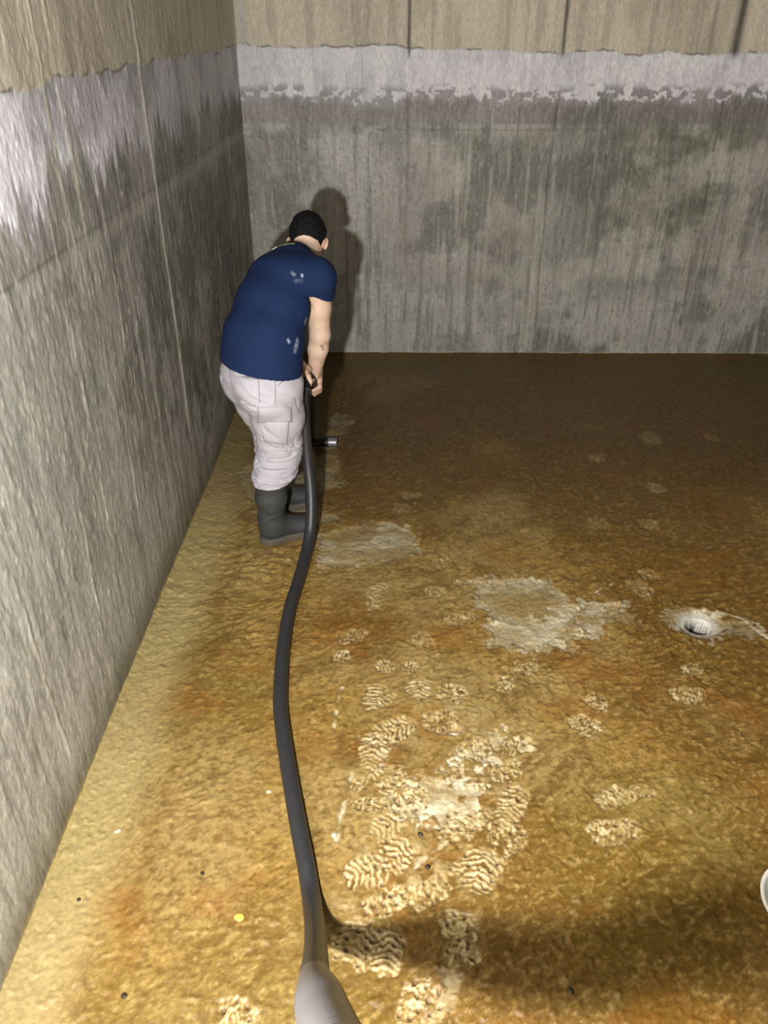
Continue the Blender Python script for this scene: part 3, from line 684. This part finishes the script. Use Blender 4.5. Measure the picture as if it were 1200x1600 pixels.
fB.chain([SH_L, ELB_L], [0.055, 0.042], 0.02); fB.chain([ELB_L, ELB_L*0.6+WR_L*0.4, WR_L], [0.042, 0.043, 0.026], 0.02)
# hands on a finer grid, merged into the same surface afterwards
def refine_hand(G, A, Q, wrist, side, elb):
    f = Field(np.minimum(G, wrist)-0.09, np.maximum(G, wrist)+0.09, 0.0026)
    grip(f, G, A, Q, wrist, WR, side); e = (elb-wrist); f.cap(wrist, wrist+e/np.linalg.norm(e)*0.03, 0.026, 0.028, 0.012)
    return f
grip(fB, G_R, A_R, np.array([0.75, -0.25, 0.6]), WR_R, WR, 1)
grip(fB, G_L, A_L, np.array([-0.45, 0.1, 0.9]), WR_L, WR, -1)
body = fB.mesh('body', M_SKIN, None)
bv = fB.V; n = len(bv); sk = np.ones((n, 3))*np.array([0.74, 0.54, 0.41])
sk = mixc(sk, np.array([0.62, 0.33, 0.24]), sst(0.12, 0.02, np.minimum(np.linalg.norm(bv-G_R, axis=1), np.linalg.norm(bv-G_L, axis=1)))*0.6)
for s_ in (1, -1):
    sk = mixc(sk, np.array([0.62, 0.30, 0.22]), sst(0.035, 0.02, np.linalg.norm(bv-head_pt(0.083*s_, 0, -0.012), axis=1))*0.4)
    sk = mixc(sk, np.array([0.03, 0.02, 0.015]), sst(0.009, 0.006, np.linalg.norm(bv-head_pt(0.031*s_, 0.088, 0.006), axis=1)))
sk = mixc(sk, np.array([0.5, 0.18, 0.15]), sst(0.028, 0.015, np.linalg.norm((bv-head_pt(0, 0.092, -0.060))*1.0, axis=1))*0.6)
bb = bvh_of(body)
for px, py, r, st in [(484, 456, .007, .5), (490, 457, .006, .5), (498, 458, .007, .55), (500, 461, .005, .4), (484, 473, .010, .5), (487, 478, .010, .45), (490, 482, .006, .3), (503, 541, .010, .8), (505, 546, .008, .7), (508, 536, .010, .4), (502, 566, .008, .35), (503, 575, .008, .3), (501, 583, .006, .3)]:
    h_, _ = hit(bb, px, py)
    if h_: sk = mixc(sk, np.array([0.16, 0.12, 0.10]), sst(r*1.3, r*0.4, np.linalg.norm(bv-np.array(h_), axis=1)+r*0.9*(vn3(bv*260)-0.5))*st)
set_col(body, np.c_[np.clip(sk, 0, 1), np.ones(n)])
local(body, person)

# hair: short cap with a clean nape line
fH = Field(HEADC-0.16, HEADC+0.16, 0.003)
fH.ell(head_pt(0, -0.016, 0.026), AX, (0.084, 0.100, 0.096), 0.0)
fH.ell(head_pt(0.0, 0.02, 0.085), AX, (0.06, 0.07, 0.036), 0.02)
fH.disp(lambda P: 0.0035*(2*vn3(P*60, 3)-1)+0.0025*(2*vn3(P*170, 4)-1))
c0 = head_pt(0, -0.06, -0.036); fH.plane(c0, -hu*0.93-hd*0.05)       # nape
fH.plane(head_pt(0, 0.062, 0.03), hd*0.9-hu*0.42)                       # forehead
for s_ in (1, -1): fH.ell(head_pt(0.090*s_, 0.0, -0.028), AX, (0.026, 0.030, 0.034), cut=True)
hair = fH.mesh('hair', M_HAIR, person)

# shirt
fS = Field((-0.86, 3.05, 0.84), (-0.16, 3.95, 1.45), 0.005)
fS.loft(SPINE, Rd, [0.200, 0.188, 0.186, 0.172, 0.112], [0.168, 0.160, 0.146, 0.122, 0.085], 0.02)
fS.cap(SPINE[4], NECK*0.65+np.array(SPINE[4])*0.35, 0.085, 0.070, 0.04)
fS.chain([np.array(SPINE[3])+Rd*0.08+[0, 0, 0.03], SH_R+[0, 0, 0.0]], [0.085, 0.074], 0.05)
fS.cap(NECK*0.5+np.array(SPINE[4])*0.5, SH_R+[-0.01, 0.02, 0.015], 0.062, 0.056, 0.05); fS.cap(NECK*0.5+np.array(SPINE[4])*0.5, SH_L+[0.02, -0.02, 0.0], 0.055, 0.050, 0.04)
fS.chain([np.array(SPINE[3])-Rd*0.06+[0, 0, 0.0], SH_L], [0.080, 0.070], 0.05)
cR = SH_R+(ELB_R-SH_R)*0.17; cL = SH_L+(ELB_L-SH_L)*0.42
fS.chain([SH_R, cR+(ELB_R-SH_R)*0.1], [0.078, 0.072], 0.03); fS.chain([SH_L, cL+(ELB_L-SH_L)*0.1], [0.076, 0.070], 0.03)
def fold(P):
    d = P-np.array(SPINE[0]); s_ = d@np.array([0.25, 0.55, 0.8]); q = d@Rd
    wr = np.sin(38*s_+9*q+2.5*vn3(P*7, 5)*2)*0.5+0.5
    low = sst(1.10, 0.95, P[:, 2])
    arm = sst(0.16, 0.04, np.linalg.norm(P-(SH_R+[-0.06, -0.02, -0.12]), axis=1))
    w2 = np.sin(60*q+14*s_+3*vn3(P*9, 6))*0.5+0.5
    crease = 1-np.abs(np.sin(9*s_-16*q+6*vn3(P*5, 21)))
    hm = sst(0.93, 0.98, P[:, 2])
    return (-0.010*(wr**3)*low*vn3(P*8, 9)-0.008*(w2**4)*arm+0.003*(crease**3)*vn3(P*6, 22))*hm-0.003*low+0.004*(2*vn3(P*13, 2)-1)
fS.disp(fold)
nR = (ELB_R-SH_R)/np.linalg.norm(ELB_R-SH_R); nL = (ELB_L-SH_L)/np.linalg.norm(ELB_L-SH_L)
fS.plane(cR, nR+np.array([-0.75, 0.05, 0]), (cR-[0.047, 0.12, 0.14], cR+[0.13, 0.13, 0.10])); 
hemn = np.array([-0.17, -0.08, -1.0]); fS.plane((-0.58, 3.33, 0.905), hemn)
shirt = fS.mesh('shirt', M_SHIRT, None); sv = fS.V
sc = np.ones((len(sv), 3))*np.array([0.0095, 0.023, 0.078]); sb = bvh_of(shirt)
for px, py, r, st in [(457, 427, .008, .22), (460, 429, .006, .25), (471, 429, .004, .9), (472, 432, .004, .7), (464, 439, .010, .12), (470, 438, .008, .10), (450, 531, .006, .6), (452, 535, .006, .6), (465, 532, .01, .45), (463, 540, .012, .4), (461, 548, .01, .35), (478, 500, .01, .3), (477, 505, .01, .25)]:
    h_, _ = hit(sb, px, py)
    if h_: sc = mixc(sc, np.array([0.55, 0.62, 0.75]), sst(r*1.4, r*0.5, np.linalg.norm(sv-np.array(h_), axis=1)+r*1.2*(vn3(sv*300)-0.5))*st)
set_col(shirt, np.c_[np.clip(sc, 0, 1), np.ones(len(sv))])
local(shirt, person)
def on_shirt(px, py, Y=3.6):
    r = sb.find_nearest(Vector(aty(px, py, Y))); return np.array(r[0]), np.array(r[1])
def strip(name, pts, wid, mat, parent):
    """thin printed strip lying on the shirt"""
    C_ = [on_shirt(*p) for p in pts]; V = []
    for i, (c, n_) in enumerate(C_):
        t = C_[min(i+1, len(C_)-1)][0]-C_[max(i-1, 0)][0]; b = np.cross(t, n_); b /= np.linalg.norm(b)
        for e, o_ in ((-1, 0.0035), (1, 0.0035), (1, -0.002), (-1, -0.002)): V.append(c+b*e*wid[i]+n_*o_-np.array(BASE))
    F = [(3, 2, 1, 0)]; m = len(C_)
    for i in range(m-1):
        for k in range(4): F.append((4*i+k, 4*i+(k+1) % 4, 4*i+4+(k+1) % 4, 4*i+4+k))
    F.append((4*m-4, 4*m-3, 4*m-2, 4*m-1))
    me = bpy.data.meshes.new(name); me.from_pydata([tuple(v) for v in V], [], F); me.materials.append(mat)
    o = bpy.data.objects.new(name, me); COL.objects.link(o); o.parent = parent
    return o
tag(strip('green_swoosh_print', [(444, 405), (448, 403.5), (453, 400.5), (458, 396.5), (461, 393)], [0.001, 0.005, 0.007, 0.005, 0.001], M_GREENPRINT, shirt), 'green swoosh print near collar')
for pts in [[(424, 411), (425.5, 414), (429, 412.5), (430.5, 408)], [(432.5, 411.5), (433.5, 406.5)], [(436, 410), (436.5, 405), (439, 405)], [(440, 408.5), (441, 403.5), (442, 407)]]:
    strip('white_letter_print', pts, [0.0028]*len(pts), M_WHITEPRINT, shirt)
# collar: a rib band round the neck base
fC = Field(NECK-0.14, NECK+0.14, 0.0035)
cax = NECK-np.array(SPINE[4]); cax /= np.linalg.norm(cax)
cc = NECK-cax*0.016
_a = np.cross(cax, [0, 0, 1]); _a /= np.linalg.norm(_a); _b = np.cross(cax, _a)
ring = [cc+(_a*math.cos(t)*0.063+_b*math.sin(t)*0.060) for t in np.linspace(0, 2*math.pi, 25)]
fC.chain(ring, [0.0085]*25, 0.004)
fC.chain([r_-cax*0.014+(r_-cc)*0.12 for r_ in ring], [0.010]*25, 0.01)
local(fC.mesh('collar', M_COLLAR), person); col_o = bpy.data.objects['collar']
col_o.parent = shirt

# trousers
fT = Field((-0.86, 3.02, 0.28), (-0.33, 3.80, 1.0), 0.0045)
fT.ell(P_HIP+[0, 0, 0.0], [[0.6, -0.8, 0], [0.8, 0.6, 0], [0, 0, 1]], (0.178, 0.150, 0.19), 0.02)
for hp in (HIP_R, HIP_L): fT.ell(hp-Fd*0.045+[0, 0, -0.01], np.eye(3), (0.108, 0.108, 0.12), 0.06)
CR = np.array([-0.578, 3.312, 0.345]); CL = np.array([-0.605, 3.585, 0.345])
fT.chain([HIP_R+[0.01, 0.01, -0.02], KNEE_R*0.5+HIP_R*0.5+[0, 0, 0], KNEE_R, KNEE_R*0.45+CR*0.55+[0.004, 0, 0], CR], [0.122, 0.114, 0.096, 0.092, 0.082], 0.03)
fT.chain([HIP_L+[0.0, -0.03, -0.02], KNEE_L*0.5+HIP_L*0.5+[-0.012, -0.02, 0.0], KNEE_L+[-0.01, -0.01, 0.02], CL], [0.124, 0.110, 0.090, 0.078], 0.03)
def tw(P):
    x, y, z = P[:, 0], P[:, 1], P[:, 2]; nz = vn3(P*np.array([7, 7, 9]), 11); nb = vn3(P*np.array([16, 16, 22]), 12)
    ph = z*88+(x*0.8-y*0.6)*34*np.sin(z*13+1)+9*nz+3*nb
    r = 1-np.abs(np.sin(ph*0.5))
    low = sst(0.62, 0.42, z)
    r2 = 1-np.abs(np.sin((z*0.6+(x*0.8+y*0.6))*38+6*nz))
    d = 0.030*(r**4)*low*(0.2+1.3*nb)*(0.4+nz)-0.006*low+0.016*(r2**5)*(1-low)*nb-0.003*(1-low)+0.005*(2*nz-1)
    bunch = -0.009*np.exp(-((z-0.375)/0.018)**2)+0.006*np.exp(-((z-0.40)/0.01)**2)
    seat = 0.004*(2*nb-1); calm = sst(0.93, 0.85, z)
    return (d+bunch+seat)*calm+0.004*(1-calm)
fT.disp(tw, 0.035)
fT.plane((0, 0, 0.915), (0, 0, 1)); 
fT.plane((-0.58, 3.31, 0.335), (0.06, 0.0, -1))
trousers = fT.mesh('trousers', M_TROUS); tv = fT.V; tb = bvh_of(trousers); local(trousers, person)
tc_ = np.ones((len(tv), 3))*np.array([0.52, 0.495, 0.55]); tc_ *= (0.9+0.2*vn3(tv*25, 3))[:, None]
set_col(trousers, np.c_[np.clip(tc_, 0, 1), np.ones(len(tv))])
def seam_line(pts, name='seam', r=0.0022):
    P = []
    for p in catmull(np.array([(a, b, 0) for a, b in pts]), 8):
        h_, n_ = hit(tb, p[0], p[1])
        if h_: P.append(np.array(h_)+np.array(n_)*0.0005)
    if len(P) > 3:
        o = tube(name, P, r, M_SEAM, 8); local(o, person); o.parent = trousers
M_SEAM = simple('grey_seam_thread', (0.36, 0.335, 0.36), 0.9)
def patch(name, quad, th, parent, nu=22, nv=16, bend=0.0, mat=M_POCKET):
    """a padded cloth panel sewn onto the trousers; quad = its corners as seen, clockwise from top left"""
    q = np.array(quad, float); V = []; ok = True; last = None
    for i in range(nu+1):
        for j in range(nv+1):
            a, b = i/nu, j/nv; p = (q[0]*(1-a)+q[1]*a)*(1-b)+(q[3]*(1-a)+q[2]*a)*b
            h_, n_ = hit(tb, p[0], p[1])
            if h_ is None: h_, n_ = last
            last = (h_, n_)
            e = min(i, nu-i)/nu; f = min(j, nv-j)/nv; prof = -0.0025 if min(e, f) == 0 else th*(0.75+0.25*min(1, 6*min(e, f)))
            nn = n_ if n_.dot(Vector(_fw)) < 0 else -n_
            V.append(np.array(h_)+np.array(nn)*prof)
    Vn = np.array(V).reshape(nu+1, nv+1, 3); S = Vn.copy()
    for _ in range(2): S[1:-1, 1:-1] = (S[1:-1, 1:-1]*2+S[:-2, 1:-1]+S[2:, 1:-1]+S[1:-1, :-2]+S[1:-1, 2:])/6
    back = S.copy()-np.array(ray(400, 650))/np.linalg.norm(ray(400, 650))*-0.010
    A = np.concatenate([S.reshape(-1, 3), back.reshape(-1, 3)]); g = grid_quads(nu+1, nv+1); m = (nu+1)*(nv+1)
    o = mesh_np(name, A, np.concatenate([g, g[:, ::-1]+m]), mat)
    local(o, person); o.parent = parent; return o
cp = patch('cargo_pocket', [(404, 655), (453, 657), (450, 696), (412, 692)], 0.010, trousers)
cf = patch('pocket_flap', [(401, 634), (457, 633), (456, 658), (403, 660)], 0.018, trousers)
bp_ = patch('back_pocket', [(356, 584), (401, 586), (403, 625), (366, 621)], 0.004, trousers)
bf = patch('pocket_flap', [(355, 573), (402, 578), (401, 590), (360, 586)], 0.012, trousers)
seam_line([(403, 582), (404, 600), (406, 630)]); seam_line([(429, 582), (430, 605), (430, 632)]); seam_line([(431, 662), (431, 680), (432, 694)])
seam_line([(345, 580), (352, 605), (368, 628), (400, 634)]); seam_line([(404, 660), (430, 660.5), (456, 659)]); seam_line([(403, 634), (402, 660)]); seam_line([(457, 634), (456, 659)]); seam_line([(409, 664), (415, 690), (432, 698), (450, 695)]); seam_line([(360, 588), (380, 591), (401, 591)]); seam_line([(454, 583), (446, 592), (433, 603)])

# boots
def boot(ank, toe_dir, top, name='rubber_boot'):
    f = Field(np.minimum(ank, top)-[0.26, 0.26, 0.11], np.maximum(ank, top)+[0.33, 0.33, 0.03], 0.0045)
    d = np.array([toe_dir[0], toe_dir[1], 0.0]); d /= np.linalg.norm(d); sd_ = np.array([d[1], -d[0], 0]); z0 = 0.0
    a0 = np.array([ank[0], ank[1], 0.0])
    f.chain([np.array([top[0], top[1], 0.40]), a0*0.5+np.array([top[0], top[1], 0])*0.5+[0, 0, 0.25], a0+[0, 0, 0.13]], [0.076, 0.073, 0.058], 0.02)
    f.cap(a0+[0, 0, 0.13], a0+[0, 0, 0.075]-d*0.008, 0.058, 0.055, 0.03)
    f.cap(a0+[0, 0, 0.085]+d*0.02, a0+d*0.17+[0, 0, 0.050], 0.056, 0.042, 0.04)
    f.ell(a0+d*0.165+[0, 0, 0.050], [d, sd_, (0, 0, 1)], (0.065, 0.049, 0.040), 0.03)
    f.disp(lambda P: 0.004*(2*vn3(P*np.array([14, 14, 20]), 8)-1)*sst(0.1, 0.2, P[:, 2])-0.0025*np.exp(-((P[:, 2]-0.362)/0.008)**2)-0.004*np.exp(-((P[:, 2]-0.145-0.03*np.sin(P[:, 0]*20))/0.008)**2))
    f.plane((0, 0, 0.022), (0, 0, -1)); f.plane((top[0], top[1], 0.375), (0, 0, 1))
    bo = f.mesh(name, M_BOOT); 
    g = Field(np.array([ank[0], ank[1], 0])-[0.26, 0.26, 0.02], np.array([ank[0], ank[1], 0])+[0.33, 0.33, 0.06], 0.0035)
    g.ell(a0+d*0.005+[0, 0, 0.015], [d, sd_, (0, 0, 1)], (0.072, 0.058, 0.5), 0.0); g.ell(a0+d*0.155+[0, 0, 0.015], [d, sd_, (0, 0, 1)], (0.083, 0.056, 0.5), 0.03)
    g.ell(a0+d*0.08+[0, 0, 0.015], [d, sd_, (0, 0, 1)], (0.09, 0.047, 0.5), 0.03)
    g.plane((0, 0, 0.036), (0, 0, 1)); g.plane((0, 0, 0.004), (0, 0, -1))
    so = g.mesh('sole', M_SOLE)
    local(so, person); local(bo, person); so.parent = bo
    return bo
boot(ANK_R, (0.88, 0.42), CR); boot(ANK_L, (0.90, 0.40), CL)

# ================================================================== WAND AND HOSE
wand = empty('suction_wand', tuple(WP[-1]*[1, 1, 0]), 'black suction wand with a crossbar nozzle resting on the mud ahead of the person', 'wand')
wp = resample(catmull(np.array(WAND[1:]), 14), 0.012)[0]
tube('wand_pipe', wp, WR, M_WAND, 24, wand)
n0 = fl(461, 692, 0.036); n1 = fl(516, 691, 0.036)
o = tube('floor_nozzle', resample(np.array([n0, n1]), 0.01)[0], 0.027, M_WAND, 24, wand)
n2 = fl(513, 691, 0.036); n3 = fl(527.5, 691, 0.038)
tag(tube('nozzle_end_cap', resample(np.array([n2, n3]), 0.006)[0], 0.0285, M_METAL, 24, wand), 'pale metal end of the crossbar')

HR = 0.0275
def on_floor(px, py, lift=0.004):
    p = fl(px, py, HR+lift); p[2] = HR+lift; return p
def dep(px, py, depth):
    """point at a given distance along the view axis"""
    return CAMP+ray(px, py)*depth
hp_ = [aty(474.5, 606, 3.445), aty(474, 622, 3.43), aty(475, 650, 3.42), aty(478, 690, 3.40), aty(482, 730, 3.37), aty(485.5, 765, 3.33), aty(486.5, 800, 3.28), aty(484, 835, 3.22),
       aty(478, 865, 3.13), on_floor(467, 905), on_floor(453, 950), on_floor(444, 1000), on_floor(439.5, 1050), on_floor(438, 1100), on_floor(443, 1150), on_floor(450.5, 1200), on_floor(459, 1250),
       on_floor(468, 1300), on_floor(478, 1350), dep(486, 1400, 2.33), dep(492, 1450, 2.12), dep(493, 1492, 1.78), dep(492, 1525, 1.42), dep(499, 1562, 1.14), dep(511, 1602, 1.0), dep(540, 1670, 0.80)]
LP = np.array(LAMP)
for sx, sy, k in [(1150, 1455, 0.225), (1400, 1490, 0.21), (1700, 1530, 0.22)]: hp_.append(LP+(fl(sx, sy)-LP)*k)
hp_ += [np.array([0.42, 0.05, 1.62]), np.array([0.8, -0.3, 2.0]), np.array([1.05, -0.8, 2.7]), np.array([1.1, -0.9, ZT-0.06])]
HP, S_ = resample(catmull(np.array(hp_), 24), 0.0045)
for i in range(len(HP)):
    pz = floor_z(HP[i, 0], HP[i, 1]) if HP[i, 1] > 1.1 else 0
    if HP[i, 2] < 0.06: HP[i, 2] = max(HP[i, 2], pz*0.6+HR)
for _ in range(20): HP[1:-1, 2] = (HP[:-2, 2]+2*HP[1:-1, 2]+HP[2:, 2])/4
rad = HR+0.0004*np.sin(S_*2*math.pi/0.0135)
hose = empty('suction_hose', (float(HP[500, 0]), float(HP[500, 1]), 0.0), 'long black suction hose trailing over the ochre mud from the hands to the lower edge', 'hose')
tube('hose_tube', HP, rad, M_HOSE, 28, hose)
k0 = int(np.argmin(np.linalg.norm(HP-dep(492, 1530, 1.38), axis=1))); sl_ = np.arange(k0, len(HP))
sr = HR-0.0002+0.0010*sst(0, 2, sl_-k0)+0.008*sst(0, 75, sl_-k0)+0.0004*np.sin(S_[sl_]*2*math.pi/0.012)  # widening sleeve; its paler grey paints the lamp glare on the near hose
tag(tube('hose_glare_sleeve', HP[k0:], sr, simple('glare_grey_sleeve', (0.085, 0.085, 0.091), 0.34, var=0.15), 28, hose), 'wider sleeve on the nearest stretch of the hose, lamp glare put into its pale grey')
cu = resample(catmull(np.array([aty(474.5, 609, 3.44), aty(475, 602, 3.45), aty(477, 596, 3.468)]), 10), 0.004)[0]
tag(tube('hose_cuff', cu, 0.0325, M_CUFF, 28, hose), 'black rubber cuff at the held end')
rim = resample(catmull(np.array([aty(474.5, 610, 3.437), aty(474.6, 608, 3.4405)]), 10), 0.001)[0]
tube('cuff_rim', rim, 0.0345, simple('grey_rim', (0.09, 0.09, 0.095), 0.5), 28, hose)

# ================================================================== BASIN
BZ = 0.13
bc = fl(1269, 1411, BZ); bc = np.array([bc[0], bc[1], 0.0])
basin = empty('plastic_basin', (bc[0], bc[1], 0.0), 'white plastic basin glaring in the light, cut off by the right edge', 'basin')
z0 = 0.010
lathe('basin_body', [(0.0, z0), (0.060, z0), (0.068, z0+0.005), (0.118, BZ-0.02), (0.124, BZ-0.004), (0.121, BZ-0.004), (0.114, BZ-0.02), (0.064, z0+0.012), (0.0, z0+0.009)], (bc[0], bc[1], 0), M_BUCKET, 72, basin)
lathe('rim', [(0.120, BZ-0.012), (0.130, BZ-0.010), (0.132, BZ-0.002), (0.128, BZ+0.002), (0.119, BZ-0.001), (0.119, BZ-0.008), (0.120, BZ-0.012)], (bc[0], bc[1], 0), M_BUCKET, 72, basin)

# ================================================================== SMALL THINGS LYING ON THE MUD
def pebble(name, px, py, r, mat, label, cat, flat=0.6, seed=0, group=None):
    c = fl(px, py); zf = floor_z(c[0], c[1])
    rs = np.random.RandomState(seed); nu, nv = 20, 12; V = []
    for i in range(nu):
        for j in range(nv):
            a = 2*math.pi*i/nu; b = math.pi*(j+0.5)/nv; V.append((math.cos(a)*math.sin(b), math.sin(a)*math.sin(b), math.cos(b)))
    V += [(0, 0, 1), (0, 0, -1)]; V = np.array(V); sc_ = r*np.array([1+0.25*rs.rand(), 0.75+0.2*rs.rand(), flat])
    V = V*(0.85+0.35*vn3(V*1.6+seed*3.7, seed))[:, None]*sc_
    i = np.arange(nu); Q = []
    for j in range(nv-1): Q.append(np.stack([i*nv+j, i*nv+j+1, ((i+1) % nu)*nv+j+1, ((i+1) % nu)*nv+j], 1))
    F = [tuple(int(k) for k in q) for q in np.concatenate(Q)]+[(nu*nv, int(k*nv), int(((k+1) % nu)*nv)) for k in i]+[(nu*nv+1, int(((k+1) % nu)*nv+nv-1), int(k*nv+nv-1)) for k in i]
    me = bpy.data.meshes.new(name); me.from_pydata([tuple(v) for v in V], [], F)
    me.polygons.foreach_set('use_smooth', [True]*len(F)); me.materials.append(mat)
    o = bpy.data.objects.new(name, me); COL.objects.link(o); o.location = (c[0], c[1], zf+r*flat*0.35)
    o.rotation_euler = (0, 0, rs.rand()*6)
    return tag(o, label, cat, group)
M_PW = simple('pale_stone', (0.62, 0.56, 0.42), 0.5, var=0.2); M_PD = simple('dark_stone', (0.035, 0.022, 0.012), 0.5, var=0.3); M_PY = simple('yellow_chip', (0.85, 0.58, 0.10), 0.35, var=0.1)
pebble('chip', 374, 1434, 0.013, M_PY, 'bright yellow chip on smooth ochre mud left of the hose', 'chip', 0.35, 1)
pebble('pebble', 420, 1237, 0.008, M_PW, 'small pale pebble on mud just left of the hose', 'pebble', 0.6, 2)
pebble('pebble', 522, 1305, 0.010, M_PW, 'pale pebble at the foot of a long drag scratch right of the hose', 'pebble', 0.6, 3)
pebble('pebble', 657, 1304, 0.008, M_PD, 'dark pebble on smooth mud between the boot prints', 'pebble', 0.6, 4)
pebble('pebble', 668, 1355, 0.009, M_PD, 'dark pebble beside the diagonal scratch near the boot prints', 'pebble', 0.6, 5)
pebble('pebble', 892, 1549, 0.008, M_PD, 'tiny black pebble on shaded mud near the lower edge', 'pebble', 0.6, 6)
pebble('pebble', 124, 1408, 0.006, M_PD, 'tiny dark pebble on the pale mud edge by the left wall', 'pebble', 0.6, 7)
pebble('pebble', 316, 1363, 0.006, M_PD, 'tiny dark speck of stone on the left mud, above the yellow chip', 'pebble', 0.6, 8)
pebble('pebble', 194, 1556, 0.008, M_PD, 'dark pebble in the lower left corner of the mud', 'pebble', 0.5, 9)
pebble('pebble', 184, 1299, 0.009, M_PW, 'pale pebble beside a small ring mark near the left wall', 'pebble', 0.5, 10)
